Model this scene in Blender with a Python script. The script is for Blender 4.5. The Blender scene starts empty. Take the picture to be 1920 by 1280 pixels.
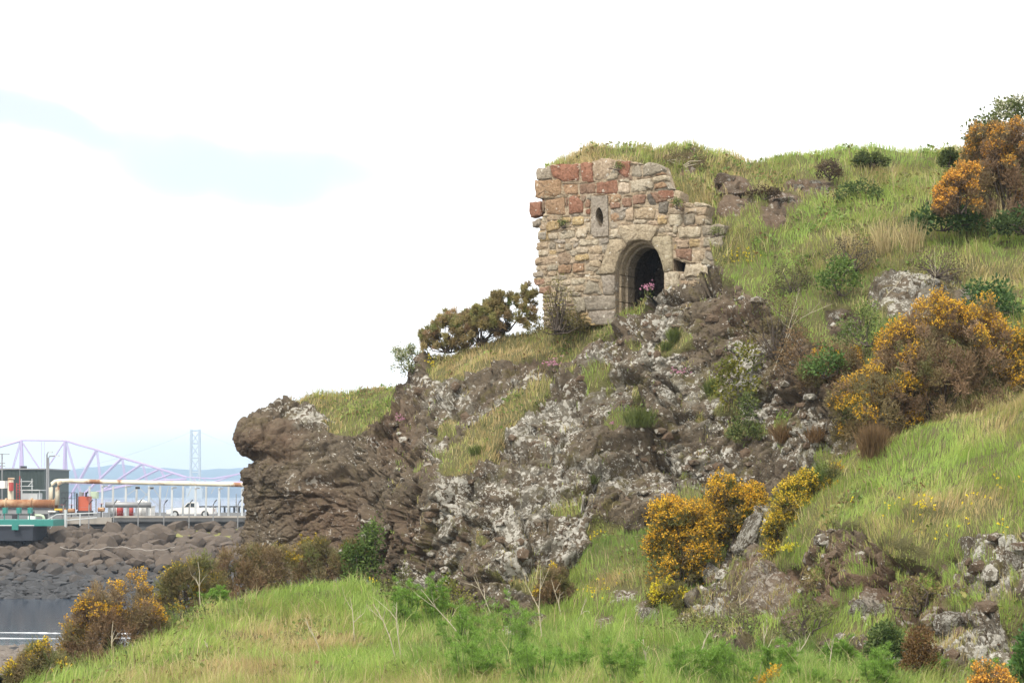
import bpy, bmesh, math, random
import numpy as np
from mathutils import Vector
from mathutils.geometry import tessellate_polygon

SC = bpy.context.scene
COL = SC.collection
R = math.radians
rng = np.random.default_rng(7)
random.seed(7)

# ---------------------------------------------------------------- camera
FOC = 3600.0                       # focal length in pixels of the 1920 x 1280 photograph
PITCH = math.atan(285.0 / FOC)     # the horizon lies 285 px under the picture centre
EYE = 8.0                          # metres above the sea
cam_d = bpy.data.cameras.new('camera')
cam_d.sensor_width = 36.0
cam_d.lens = 36.0 * FOC / 1920.0
cam_d.clip_start = 0.5
cam_d.clip_end = 30000.0
cam = bpy.data.objects.new('camera', cam_d)
COL.objects.link(cam)
cam.location = (0, 0, EYE)
cam.rotation_euler = (R(90) + PITCH, 0, 0)
SC.camera = cam

# ---------------------------------------------------------------- sky and sun
SUN_EL, SUN_AZ = R(52), R(-28)     # azimuth measured from straight behind the camera, to the left
SUN_DIR = Vector((math.sin(SUN_AZ) * math.cos(SUN_EL), -math.cos(SUN_AZ) * math.cos(SUN_EL), math.sin(SUN_EL)))
world = bpy.data.worlds.new('World')
SC.world = world
world.use_nodes = True
wn, wl = world.node_tree.nodes, world.node_tree.links
wn.clear()
w_out = wn.new('ShaderNodeOutputWorld')
w_bg = wn.new('ShaderNodeBackground'); w_bg.inputs['Strength'].default_value = 0.1
w_sky = wn.new('ShaderNodeTexSky'); w_sky.sky_type = 'NISHITA'; w_sky.sun_disc = False
w_sky.sun_elevation = SUN_EL
w_sky.sun_rotation = math.atan2(SUN_DIR.x, SUN_DIR.y)
w_co = wn.new('ShaderNodeTexCoord')
w_map = wn.new('ShaderNodeMapping'); w_map.inputs['Scale'].default_value = (2.2, 2.2, 7.0)
w_map.inputs['Location'].default_value = (0.35, 0.0, 0.55)
w_noise = wn.new('ShaderNodeTexNoise')
w_noise.inputs['Scale'].default_value = 1.1; w_noise.inputs['Detail'].default_value = 4; w_noise.inputs['Roughness'].default_value = 0.45
w_ramp = wn.new('ShaderNodeValToRGB')
w_ramp.color_ramp.elements[0].position = 0.30; w_ramp.color_ramp.elements[0].color = (1, 1, 1, 1)
w_ramp.color_ramp.elements[1].position = 0.47; w_ramp.color_ramp.elements[1].color = (0, 0, 0, 1)
w_mul = wn.new('ShaderNodeMath'); w_mul.operation = 'MULTIPLY'; w_mul.inputs[1].default_value = 0.5
# two thin places in the cloud sheet low in the sky ahead
def sky_gap(az, el, waz, wel, rot):
    d = Vector((math.sin(az), math.cos(az), 0)); s = wn.new('ShaderNodeVectorMath'); s.operation = 'DOT_PRODUCT'
    ax = Vector((math.cos(az), -math.sin(az), 0)); up = Vector((0, 0, 1))
    e1 = (ax * math.cos(rot) + up * math.sin(rot)) / waz; e2 = (up * math.cos(rot) - ax * math.sin(rot)) / wel
    c = Vector((math.sin(az) * math.cos(el), math.cos(az) * math.cos(el), math.sin(el))); sq = []
    for e in (e1, e2):
        dt = wn.new('ShaderNodeVectorMath'); dt.operation = 'DOT_PRODUCT'; dt.inputs[1].default_value = e; wl.new(w_warp.outputs[0], dt.inputs[0])
        sb = wn.new('ShaderNodeMath'); sb.operation = 'SUBTRACT'; sb.inputs[1].default_value = c.dot(e); wl.new(dt.outputs['Value'], sb.inputs[0])
        pw = wn.new('ShaderNodeMath'); pw.operation = 'MULTIPLY'; wl.new(sb.outputs[0], pw.inputs[0]); wl.new(sb.outputs[0], pw.inputs[1]); sq.append(pw)
    ad = wn.new('ShaderNodeMath'); ad.operation = 'ADD'; wl.new(sq[0].outputs[0], ad.inputs[0]); wl.new(sq[1].outputs[0], ad.inputs[1])
    mr = wn.new('ShaderNodeMapRange'); mr.interpolation_type = 'SMOOTHERSTEP'
    for k_, v_ in ((1, 0.0), (2, 1.0), (3, 0.80), (4, 0.0)): mr.inputs[k_].default_value = v_
    wl.new(ad.outputs[0], mr.inputs[0]); return mr.outputs[0]
w_n2 = wn.new('ShaderNodeTexNoise'); w_n2.inputs['Scale'].default_value = 6.0; w_n2.inputs['Detail'].default_value = 4
w_sub = wn.new('ShaderNodeVectorMath'); w_sub.operation = 'SUBTRACT'; w_sub.inputs[1].default_value = (0.5, 0.5, 0.5)
w_scl = wn.new('ShaderNodeVectorMath'); w_scl.operation = 'SCALE'; w_scl.inputs['Scale'].default_value = 0.11
w_warp = wn.new('ShaderNodeVectorMath'); w_warp.operation = 'ADD'
w_mix = wn.new('ShaderNodeMixRGB')
w_mix.inputs[1].default_value = (8.5, 8.4, 8.2, 1)     # thin bright cloud sheet
wl.new(w_co.outputs['Generated'], w_map.inputs['Vector'])
wl.new(w_co.outputs['Generated'], w_n2.inputs['Vector']); wl.new(w_n2.outputs['Color'], w_sub.inputs[0]); wl.new(w_sub.outputs[0], w_scl.inputs[0])
wl.new(w_co.outputs['Generated'], w_warp.inputs[0]); wl.new(w_scl.outputs[0], w_warp.inputs[1])
w_mx1 = wn.new('ShaderNodeMath'); w_mx1.operation = 'MAXIMUM'; w_mx2 = wn.new('ShaderNodeMath'); w_mx2.operation = 'MAXIMUM'
wl.new(sky_gap(R(-8.2), R(10.0), 0.135, 0.027, R(-7)), w_mx1.inputs[0]); wl.new(sky_gap(R(-14.2), R(10.7), 0.110, 0.016, R(-3)), w_mx1.inputs[1])
wl.new(w_map.outputs['Vector'], w_noise.inputs['Vector'])
wl.new(w_noise.outputs['Fac'], w_ramp.inputs['Fac'])
wl.new(w_ramp.outputs['Color'], w_mul.inputs[0])
wl.new(w_mul.outputs[0], w_mx2.inputs[0]); wl.new(w_mx1.outputs[0], w_mx2.inputs[1]); wl.new(w_mx2.outputs[0], w_mix.inputs['Fac'])
w_soft = wn.new('ShaderNodeMixRGB'); w_soft.inputs[0].default_value = 0.80; w_soft.inputs[2].default_value = (3.25, 3.55, 3.95, 1)   # thin veil left in the gaps
wl.new(w_sky.outputs['Color'], w_soft.inputs[1]); wl.new(w_soft.outputs[0], w_mix.inputs[2])
wl.new(w_mix.outputs['Color'], w_bg.inputs['Color'])
wl.new(w_bg.outputs['Background'], w_out.inputs['Surface'])

sun_d = bpy.data.lights.new('sun', 'SUN')
sun_d.energy = 2.0
sun_d.angle = R(10)
sun_d.color = (1.0, 0.95, 0.86)
sun = bpy.data.objects.new('sun', sun_d)
COL.objects.link(sun)
sun.rotation_euler = SUN_DIR.to_track_quat('Z', 'Y').to_euler()
sun.location = (0, 0, 60)

vs = SC.view_settings
vs.view_transform = 'Standard'; vs.look = 'None'; vs.gamma = 1.0; vs.use_curve_mapping = False
vs.exposure = 1.14
SC.cycles.max_bounces = 6
SC.cycles.diffuse_bounces = 3
SC.cycles.glossy_bounces = 3
SC.cycles.transmission_bounces = 4
SC.cycles.volume_bounces = 0
SC.cycles.transparent_max_bounces = 8
SC.cycles.use_denoising = True

# ---------------------------------------------------------------- projection helpers (pixel of the photograph + distance -> point)
CP, SP_ = math.cos(PITCH), math.sin(PITCH)
def AT(px, py, d):
    px = np.asarray(px, float); py = np.asarray(py, float); d = np.asarray(d, float)
    u = (px - 960.0) / FOC; v = (640.0 - py) / FOC
    fy = CP - v * SP_; fz = SP_ + v * CP
    k = d / fy
    return np.stack([u * k, d + 0 * k, EYE + fz * k], -1)
def at(px, py, d):
    return Vector(AT(px, py, d).tolist())
def pxm(d):                         # metres per photograph pixel at distance d
    return d / FOC

# ---------------------------------------------------------------- numpy noise
def _h(i, j, k, s):
    with np.errstate(over='ignore'):
        n = (i.astype(np.int64) * 374761393 + j.astype(np.int64) * 668265263 + k.astype(np.int64) * 2147483647 + s * 974634777)
        n = n & 0xffffffff
        n = ((n ^ (n >> 13)) * 1274126177) & 0xffffffff
        n = ((n ^ (n >> 16)) * 2246822519) & 0xffffffff
        n = n ^ (n >> 15)
    return (n & 0xffffff) / float(0xffffff)
def vnoise(P, scale, seed=0):       # value noise 0..1, P (...,3)
    Q = P * scale
    I = np.floor(Q).astype(np.int64); f = Q - I
    f = f * f * f * (f * (f * 6 - 15) + 10)
    x, y, z = f[..., 0], f[..., 1], f[..., 2]
    i, j, k = I[..., 0], I[..., 1], I[..., 2]
    r = 0
    for a in (0, 1):
        wx = x if a else 1 - x
        for b in (0, 1):
            wy = y if b else 1 - y
            for c in (0, 1):
                wz = z if c else 1 - z
                r = r + wx * wy * wz * _h(i + a, j + b, k + c, seed)
    return r
def fbm(P, scale, octs=4, seed=0, gain=0.5):
    r = 0; a = 1; t = 0
    for o in range(octs):
        r = r + a * (vnoise(P, scale * 2.03 ** o, seed + 17 * o) - 0.5); t += a; a *= gain
    return r / t * 2                # about -1..1
def worley(P, scale, seed=0):       # F1, F2, cell hash(3), offset to the cell point
    Q = P * scale
    I = np.floor(Q).astype(np.int64); f = Q - I
    sh = Q.shape[:-1]
    F1 = np.full(sh, 9.0); F2 = np.full(sh, 9.0); H = np.zeros(sh + (3,)); D = np.zeros(sh + (3,))
    i, j, k = I[..., 0], I[..., 1], I[..., 2]
    for a in (-1, 0, 1):
        for b in (-1, 0, 1):
            for c in (-1, 0, 1):
                h = np.stack([_h(i + a, j + b, k + c, seed + 1), _h(i + a, j + b, k + c, seed + 2), _h(i + a, j + b, k + c, seed + 3)], -1)
                dv = f - (np.array([a, b, c]) + 0.1 + 0.8 * h)
                d = 0.45 * np.sqrt((dv ** 2).sum(-1)) + 0.62 * np.abs(dv).max(-1)
                m = d < F1
                F2 = np.where(m, F1, np.minimum(F2, d))
                F1 = np.where(m, d, F1)
                H = np.where(m[..., None], h, H); D = np.where(m[..., None], dv, D)
    return F1, F2, H, D
def sstep(a, b, x):
    t = np.clip((x - a) / (b - a), 0, 1)
    return t * t * (3 - 2 * t)
def interp(pts, x):
    p = np.array(pts, float)
    return np.interp(x, p[:, 0], p[:, 1])
def in_poly(px, py, poly):
    r = np.zeros(px.shape, bool)
    n = len(poly)
    for a in range(n):
        x0, y0 = poly[a]; x1, y1 = poly[(a + 1) % n]
        if y0 == y1:
            continue
        c = ((y0 > py) != (y1 > py)) & (px < (x1 - x0) * (py - y0) / (y1 - y0) + x0)
        r ^= c
    return r

# ---------------------------------------------------------------- object helpers
def tag(o, label=None, cat=None, group=None, kind=None):
    if label: o['label'] = label
    if cat: o['category'] = cat
    if group: o['group'] = group
    if kind: o['kind'] = kind
    return o
def empty(name, loc, rz=0.0):
    o = bpy.data.objects.new(name, None)
    o.empty_display_size = 0.2
    COL.objects.link(o); o.location = loc; o.rotation_euler = (0, 0, rz)
    return o
def add(name, me, parent=None):
    o = bpy.data.objects.new(name, me)
    COL.objects.link(o)
    if parent is not None:
        o.parent = parent
        o.location = -Vector(parent.location)      # meshes are written in world coordinates, the parent is unrotated
    return o
def np_mesh(name, V, faces, mat, cols=None, smooth=False, extra=None):
    """V (n,3); faces (m,3) or (m,4) int array, or a list of such arrays / of tuples"""
    me = bpy.data.meshes.new(name)
    V = np.asarray(V, np.float32)
    if isinstance(faces, np.ndarray):
        groups = [faces]
    else:
        by = {}
        for f in faces:
            by.setdefault(len(f), []).append(f)
        groups = [np.array(v) for v in by.values()]
    nl = sum(g.size for g in groups); nf = sum(len(g) for g in groups)
    me.vertices.add(len(V)); me.vertices.foreach_set('co', V.ravel())
    me.loops.add(nl); me.polygons.add(nf)
    me.loops.foreach_set('vertex_index', np.concatenate([g.ravel() for g in groups]).astype(np.int32))
    tot = np.concatenate([np.full(len(g), g.shape[1]) for g in groups])
    st = np.concatenate([[0], np.cumsum(tot)[:-1]])
    me.polygons.foreach_set('loop_start', st.astype(np.int32))
    me.polygons.foreach_set('use_smooth', np.full(nf, smooth, bool))
    me.update(calc_edges=True)
    if cols is not None:
        a = me.attributes.new('col', 'FLOAT_COLOR', 'POINT')
        c = np.ones((len(V), 4), np.float32); c[:, :3] = cols
        a.data.foreach_set('color', c.ravel())
    for k, v in (extra or {}).items():
        a = me.attributes.new(k, 'FLOAT', 'POINT')
        a.data.foreach_set('value', np.asarray(v, np.float32).ravel())
    if mat:
        me.materials.append(mat)
    return me
class MB:
    """collects simple solids in world coordinates and links them as one mesh object"""
    def __init__(s): s.v = []; s.f = []
    def _put(s, v, f):
        b = len(s.v); s.v += [tuple(p) for p in v]; s.f += [tuple(i + b for i in q) for q in f]; return s
    def box(s, lo, hi):
        x0, y0, z0 = lo; x1, y1, z1 = hi
        v = [(x0, y0, z0), (x1, y0, z0), (x1, y1, z0), (x0, y1, z0), (x0, y0, z1), (x1, y0, z1), (x1, y1, z1), (x0, y1, z1)]
        return s._put(v, [(0, 3, 2, 1), (4, 5, 6, 7), (0, 1, 5, 4), (1, 2, 6, 5), (2, 3, 7, 6), (3, 0, 4, 7)])
    def tube(s, pts, rad, n=6, cap=True):
        pts = [Vector(p) for p in pts]
        if not hasattr(rad, '__len__'): rad = [rad] * len(pts)
        v = []; f = []
        for i, p in enumerate(pts):
            t = (pts[min(i + 1, len(pts) - 1)] - pts[max(i - 1, 0)])
            t = t.normalized() if t.length > 1e-9 else Vector((0, 0, 1))
            a = t.cross(Vector((0, 0, 1)) if abs(t.z) < 0.9 else Vector((1, 0, 0))).normalized(); b = t.cross(a)
            for k in range(n):
                w = 2 * math.pi * (k + 0.5) / n
                v.append(p + (a * math.cos(w) + b * math.sin(w)) * rad[i])
        for i in range(len(pts) - 1):
            for k in range(n):
                k2 = (k + 1) % n
                f.append((i * n + k, i * n + k2, i * n + n + k2, i * n + n + k))
        if cap:
            f.append(tuple(range(n))[::-1]); f.append(tuple((len(pts) - 1) * n + k for k in range(n)))
        return s._put(v, f)
    def prism(s, poly, axis, a0, a1):
        """poly of (p, q) in the two axes other than `axis`, extruded from a0 to a1"""
        n = len(poly); v = []
        for a in (a0, a1):
            for p, q in poly:
                v.append({'x': (a, p, q), 'y': (p, a, q), 'z': (p, q, a)}[axis])
        f = [tuple(range(n)), tuple(range(2 * n - 1, n - 1, -1))]
        f += [(k, k + n, (k + 1) % n + n, (k + 1) % n) for k in range(n)]
        return s._put(v, f)
    def mesh(s, name, mat, smooth=False):
        return np_mesh(name, np.array(s.v), s.f, mat, smooth=smooth)
    def build(s, name, mat, parent=None, smooth=False):
        return add(name, s.mesh(name, mat, smooth), parent)

# ---------------------------------------------------------------- materials
def new_mat(name):
    m = bpy.data.materials.new(name); m.use_nodes = True
    n, l = m.node_tree.nodes, m.node_tree.links
    b = n['Principled BSDF']
    return m, n, l, b
def node(n, t, **kw):
    x = n.new(t)
    for k, v in kw.items():
        if k in x.inputs.keys(): x.inputs[k].default_value = v
        else: setattr(x, k, v)
    return x
def ramp(n, pts):
    r = n.new('ShaderNodeValToRGB'); e = r.color_ramp.elements
    while len(e) < len(pts): e.new(0.5)
    for q, (p, c) in zip(e, pts):
        q.position = p; q.color = c if len(c) == 4 else (*c, 1)
    return r
def mixc(n, l, fac, a, b, mode='MIX'):
    x = n.new('ShaderNodeMixRGB'); x.blend_type = mode
    for s, v in ((0, fac), (1, a), (2, b)):
        if hasattr(v, 'links'): l.new(v, x.inputs[s])
        elif isinstance(v, (int, float)): x.inputs[s].default_value = v
        else: x.inputs[s].default_value = (*v, 1) if len(v) == 3 else v
    return x.outputs[0]
def mth(n, l, op, a, b=None, clamp=False):
    x = n.new('ShaderNodeMath'); x.operation = op; x.use_clamp = clamp
    for s, v in ((0, a), (1, b)):
        if v is None: continue
        if hasattr(v, 'links'): l.new(v, x.inputs[s])
        else: x.inputs[s].default_value = v
    return x.outputs[0]
def attr(n, name):
    a = n.new('ShaderNodeAttribute'); a.attribute_name = name; return a
def tex_noise(n, l, co, scale, detail=4, rough=0.55, dist=0.0):
    t = node(n, 'ShaderNodeTexNoise', Scale=scale, Detail=detail, Roughness=rough, Distortion=dist)
    l.new(co, t.inputs['Vector']); return t
def bump(n, l, h, b, strength=0.5, dist=0.03):
    x = node(n, 'ShaderNodeBump', Strength=strength, Distance=dist)
    l.new(h, x.inputs['Height']); l.new(x.outputs['Normal'], b.inputs['Normal']); return x

def rock_material(name='rock', dark=(0.036, 0.028, 0.021), mid=(0.126, 0.100, 0.070), red=(0.185, 0.088, 0.050), pale=(0.275, 0.252, 0.20), soil=(0.11, 0.085, 0.045)):
    m, n, l, b = new_mat(name)
    co = n.new('ShaderNodeTexCoord').outputs['Object']
    n1 = tex_noise(n, l, co, 1.1, 6, 0.62, 0.4)
    n2 = tex_noise(n, l, co, 5.5, 7, 0.68, 0.3)
    n3 = tex_noise(n, l, co, 26.0, 5, 0.7)
    base = ramp(n, [(0.28, dark), (0.50, mid), (0.74, (mid[0] * 1.7, mid[1] * 1.68, mid[2] * 1.62))])
    f = mth(n, l, 'ADD', mth(n, l, 'MULTIPLY', n1.outputs['Fac'], 0.45), mth(n, l, 'MULTIPLY', n2.outputs['Fac'], 0.55))
    l.new(f, base.inputs['Fac'])
    c = base.outputs['Color']
    redn = tex_noise(n, l, co, 0.9, 4, 0.6, 0.5)
    rr = ramp(n, [(0.50, (0, 0, 0)), (0.66, (1, 1, 1))]); l.new(redn.outputs['Fac'], rr.inputs['Fac'])
    rf = mth(n, l, 'MULTIPLY', mth(n, l, 'ADD', mth(n, l, 'MULTIPLY', rr.outputs['Color'], 0.25), attr(n, 'red').outputs['Fac']), 0.75, True)
    c = mixc(n, l, rf, c, mixc(n, l, n2.outputs['Fac'], red, mid))
    # pale grey-green crust lichen in broad patches
    li = attr(n, 'lichen').outputs['Fac']
    g1 = tex_noise(n, l, co, 1.5, 7, 0.70, 0.9)
    gf = mth(n, l, 'ADD', g1.outputs['Fac'], mth(n, l, 'MULTIPLY', li, 0.235))
    gr = ramp(n, [(0.645, (0, 0, 0)), (0.735, (1, 1, 1))]); l.new(gf, gr.inputs['Fac'])
    c = mixc(n, l, mth(n, l, 'MULTIPLY', gr.outputs['Color'], 0.75), c, mixc(n, l, n3.outputs['Fac'], (0.15, 0.14, 0.115), pale))
    # white lichen spots of two sizes
    for sc, lo, hi, k, wht in ((8.5, 0.705, 0.75, 0.20, (0.43, 0.405, 0.35)), (22.0, 0.725, 0.775, 0.13, (0.54, 0.52, 0.46))):
        t = tex_noise(n, l, co, sc, 3, 0.55, 0.2)
        big = tex_noise(n, l, co, sc * 0.11, 4, 0.65, 0.5)
        tf = mth(n, l, 'ADD', mth(n, l, 'ADD', t.outputs['Fac'], mth(n, l, 'MULTIPLY', mth(n, l, 'SUBTRACT', big.outputs['Fac'], 0.5), 0.85)), mth(n, l, 'MULTIPLY', li, k))
        tr = ramp(n, [(lo, (0, 0, 0)), (hi, (1, 1, 1))]); l.new(tf, tr.inputs['Fac'])
        c = mixc(n, l, tr.outputs['Color'], c, wht)
    # brown and olive moss in ragged patches
    ms = tex_noise(n, l, co, 1.7, 7, 0.7, 0.8); mr = ramp(n, [(0.54, (0, 0, 0)), (0.62, (1, 1, 1))]); l.new(ms.outputs['Fac'], mr.inputs['Fac'])
    c = mixc(n, l, mth(n, l, 'MULTIPLY', mr.outputs['Color'], attr(n, 'moss').outputs['Fac']), c, mixc(n, l, n2.outputs['Fac'], (0.085, 0.058, 0.030), (0.145, 0.135, 0.050)))
    # soil, moss under the turf
    g = attr(n, 'grass').outputs['Fac']
    gn = mth(n, l, 'ADD', g, mth(n, l, 'MULTIPLY', mth(n, l, 'SUBTRACT', n2.outputs['Fac'], 0.5), 0.9))
    gg = ramp(n, [(0.42, (0, 0, 0)), (0.58, (1, 1, 1))]); l.new(gn, gg.inputs['Fac'])
    turf = mixc(n, l, n1.outputs['Fac'], soil, (0.13, 0.14, 0.045))
    c = mixc(n, l, gg.outputs['Color'], c, turf)
    # dry earth and dead moss
    e = attr(n, 'earth').outputs['Fac']
    c = mixc(n, l, mth(n, l, 'MULTIPLY', e, 0.62), c, mixc(n, l, n2.outputs['Fac'], (0.095, 0.060, 0.040), (0.20, 0.135, 0.088)))
    l.new(c, b.inputs['Base Color'])
    b.inputs['Roughness'].default_value = 0.92
    b.inputs['Specular IOR Level'].default_value = 0.2
    h = mth(n, l, 'ADD', mth(n, l, 'MULTIPLY', n2.outputs['Fac'], 1.0), mth(n, l, 'MULTIPLY', n3.outputs['Fac'], 0.4))
    bump(n, l, h, b, 1.0, 0.13)
    return m

def plain(name, color, rough=0.6, metal=0.0, var=0.15, scale=4.0, rust=0.0, spec=0.4):
    m, n, l, b = new_mat(name)
    co = n.new('ShaderNodeTexCoord').outputs['Object']
    t = tex_noise(n, l, co, scale, 5, 0.6)
    c = mixc(n, l, t.outputs['Fac'], [x * (1 - var) for x in color], [min(1, x * (1 + var)) for x in color])
    if rust > 0:
        t2 = tex_noise(n, l, co, scale * 0.35, 6, 0.68, 0.5)
        r = ramp(n, [(0.62 - rust * 0.25, (0, 0, 0)), (0.70 - rust * 0.18, (1, 1, 1))]); l.new(t2.outputs['Fac'], r.inputs['Fac'])
        c = mixc(n, l, r.outputs['Color'], c, mixc(n, l, t.outputs['Fac'], (0.13, 0.05, 0.02), (0.34, 0.15, 0.06)))
    l.new(c, b.inputs['Base Color'])
    b.inputs['Roughness'].default_value = rough; b.inputs['Metallic'].default_value = metal
    b.inputs['Specular IOR Level'].default_value = spec
    return m

def foliage_material(name, trans=0.35, rough=0.6):
    m, n, l, b = new_mat(name)
    a = attr(n, 'col')
    out = n['Material Output']
    l.new(a.outputs['Color'], b.inputs['Base Color'])
    b.inputs['Roughness'].default_value = rough; b.inputs['Specular IOR Level'].default_value = 0.25
    t = n.new('ShaderNodeBsdfTranslucent'); l.new(a.outputs['Color'], t.inputs['Color'])
    mx = n.new('ShaderNodeMixShader'); mx.inputs[0].default_value = trans
    l.new(b.outputs[0], mx.inputs[1]); l.new(t.outputs[0], mx.inputs[2]); l.new(mx.outputs[0], out.inputs['Surface'])
    return m

def masonry_material():
    m, n, l, b = new_mat('masonry')
    co = n.new('ShaderNodeTexCoord').outputs['Object']
    a = attr(n, 'col').outputs['Color']
    n1 = tex_noise(n, l, co, 3.5, 6, 0.65, 0.4); n2 = tex_noise(n, l, co, 17, 6, 0.7); n3 = tex_noise(n, l, co, 60, 3, 0.6)
    dk = mixc(n, l, 1.0, a, (0.62, 0.58, 0.53), 'MULTIPLY')
    lt = mixc(n, l, 0.22, a, (0.62, 0.55, 0.45))
    c = mixc(n, l, n1.outputs['Fac'], dk, lt)
    r = ramp(n, [(0.36, (0.45, 0.42, 0.38)), (0.57, (1, 1, 1))]); l.new(n2.outputs['Fac'], r.inputs['Fac'])
    c = mixc(n, l, 0.8, c, r.outputs['Color'], 'MULTIPLY')
    mp = n.new('ShaderNodeMapping'); mp.inputs['Scale'].default_value = (4.5, 4.5, 0.55); l.new(co, mp.inputs['Vector'])
    st = tex_noise(n, l, mp.outputs[0], 1.0, 5, 0.6, 0.3); sr = ramp(n, [(0.36, (0.56, 0.53, 0.48)), (0.54, (1, 1, 1))]); l.new(st.outputs['Fac'], sr.inputs['Fac'])
    c = mixc(n, l, 0.38, c, sr.outputs['Color'], 'MULTIPLY')
    t = tex_noise(n, l, co, 9.0, 3, 0.5); q = ramp(n, [(0.66, (0, 0, 0)), (0.70, (1, 1, 1))]); l.new(t.outputs['Fac'], q.inputs['Fac'])
    c = mixc(n, l, mth(n, l, 'MULTIPLY', q.outputs['Color'], 0.75), c, (0.58, 0.54, 0.46))
    l.new(c, b.inputs['Base Color']); b.inputs['Roughness'].default_value = 0.93; b.inputs['Specular IOR Level'].default_value = 0.2
    h = mth(n, l, 'ADD', n2.outputs['Fac'], mth(n, l, 'MULTIPLY', n3.outputs['Fac'], 0.3))
    bump(n, l, h, b, 0.95, 0.05)
    return m

M = {}
M['rock'] = rock_material()
M['masonry'] = masonry_material()
M['leaf'] = foliage_material('leaf', 0.35)
M['blade'] = foliage_material('grass_blade', 0.42)
M['petal'] = foliage_material('petal', 0.30)
M['bark'] = plain('bark', (0.075, 0.058, 0.045), 0.9, 0, 0.4, 12)
M['dead_wood'] = plain('dead_wood', (0.42, 0.37, 0.27), 0.9, 0, 0.25, 12)

# ---------------------------------------------------------------- terrain sheets
def rbf(pts):
    p = np.array(pts, float); X = p[:, :2] / 400.0; y = p[:, 2]; n = len(p)
    def phi(r2): return np.where(r2 > 1e-12, 0.5 * r2 * np.log(np.maximum(r2, 1e-12)), 0)
    K = phi(((X[:, None] - X[None]) ** 2).sum(-1)) + np.eye(n) * 0.01
    Q = np.concatenate([np.ones((n, 1)), X], 1)
    A = np.block([[K, Q], [Q.T, np.zeros((3, 3))]])
    w = np.linalg.solve(A, np.concatenate([y, np.zeros(3)]))
    def f(px, py):
        x = np.stack([px, py], -1) / 400.0
        r = w[n] + w[n + 1] * x[..., 0] + w[n + 2] * x[..., 1]
        for k in range(n):
            r = r + w[k] * phi(((x - X[k]) ** 2).sum(-1))
        return r
    return f
def normals(P):
    du = np.gradient(P, axis=1); dv = np.gradient(P, axis=0)
    N = np.cross(du, dv); N /= np.maximum(np.linalg.norm(N, axis=-1, keepdims=True), 1e-9)
    s = np.sign((N * (P - np.array([0, 0, EYE]))).sum(-1, keepdims=True).mean())
    return -N * s
def rock_disp(P, seed=0, amp=1.0, ang=24.0):
    """fractured basalt: tilted blocks of three sizes with open joints between them"""
    W = P + 0.14 * np.stack([fbm(P, 1.3, 3, seed + 1), fbm(P, 1.3, 3, seed + 2), fbm(P, 1.3, 3, seed + 3)], -1)
    W = W + 0.035 * np.stack([fbm(P, 5.0, 2, seed + 4), fbm(P, 5.0, 2, seed + 5), fbm(P, 5.0, 2, seed + 6)], -1)
    ca, sa = np.cos(np.radians(ang)), np.sin(np.radians(ang))
    W = np.stack([(W[..., 0] * ca + W[..., 2] * sa) * 0.8, W[..., 1], (-W[..., 0] * sa + W[..., 2] * ca) * 1.35], -1)
    d = 0.18 * fbm(P, 0.45, 3, seed + 9) * amp
    for sc, am, tilt, gr in ((0.50, 0.50, 0.55, 0.42), (1.35, 0.26, 0.55, 0.26), (3.6, 0.13, 0.34, 0.11), (9.0, 0.045, 0.25, 0.03)):
        F1, F2, Hh, D = worley(W, sc, seed + int(sc * 10))
        k = amp if sc < 2 else 0.5 + 0.5 * amp
        am = am * k; tilt = tilt * k; gr = gr * k
        d = d + am * (Hh[..., 0] - 0.5) + ((Hh - 0.5) * D).sum(-1) / sc * tilt - gr * (1 - sstep(0.0, 0.075, F2 - F1))
    return d + 0.03 * fbm(P, 9.0, 3, seed + 30) + (1.0 - np.clip(amp, 0, 1)) * 0.17 * fbm(P, 2.4, 4, seed + 33, 0.6)
def blob(PX, PY, items, soft=0.35):
    """soft ellipses (cx, cy, rx, ry[, rot deg])"""
    r = np.zeros(PX.shape)
    for it in items:
        cx, cy, rx, ry = it[:4]; a = R(it[4]) if len(it) > 4 else 0
        x, y = PX - cx, PY - cy
        u = (x * math.cos(a) + y * math.sin(a)) / rx; v = (-x * math.sin(a) + y * math.cos(a)) / ry
        q = np.sqrt(u * u + v * v)
        r = np.maximum(r, 1 - sstep(1 - soft, 1 + soft, q))
    return r
SHEETS = {}
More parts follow.
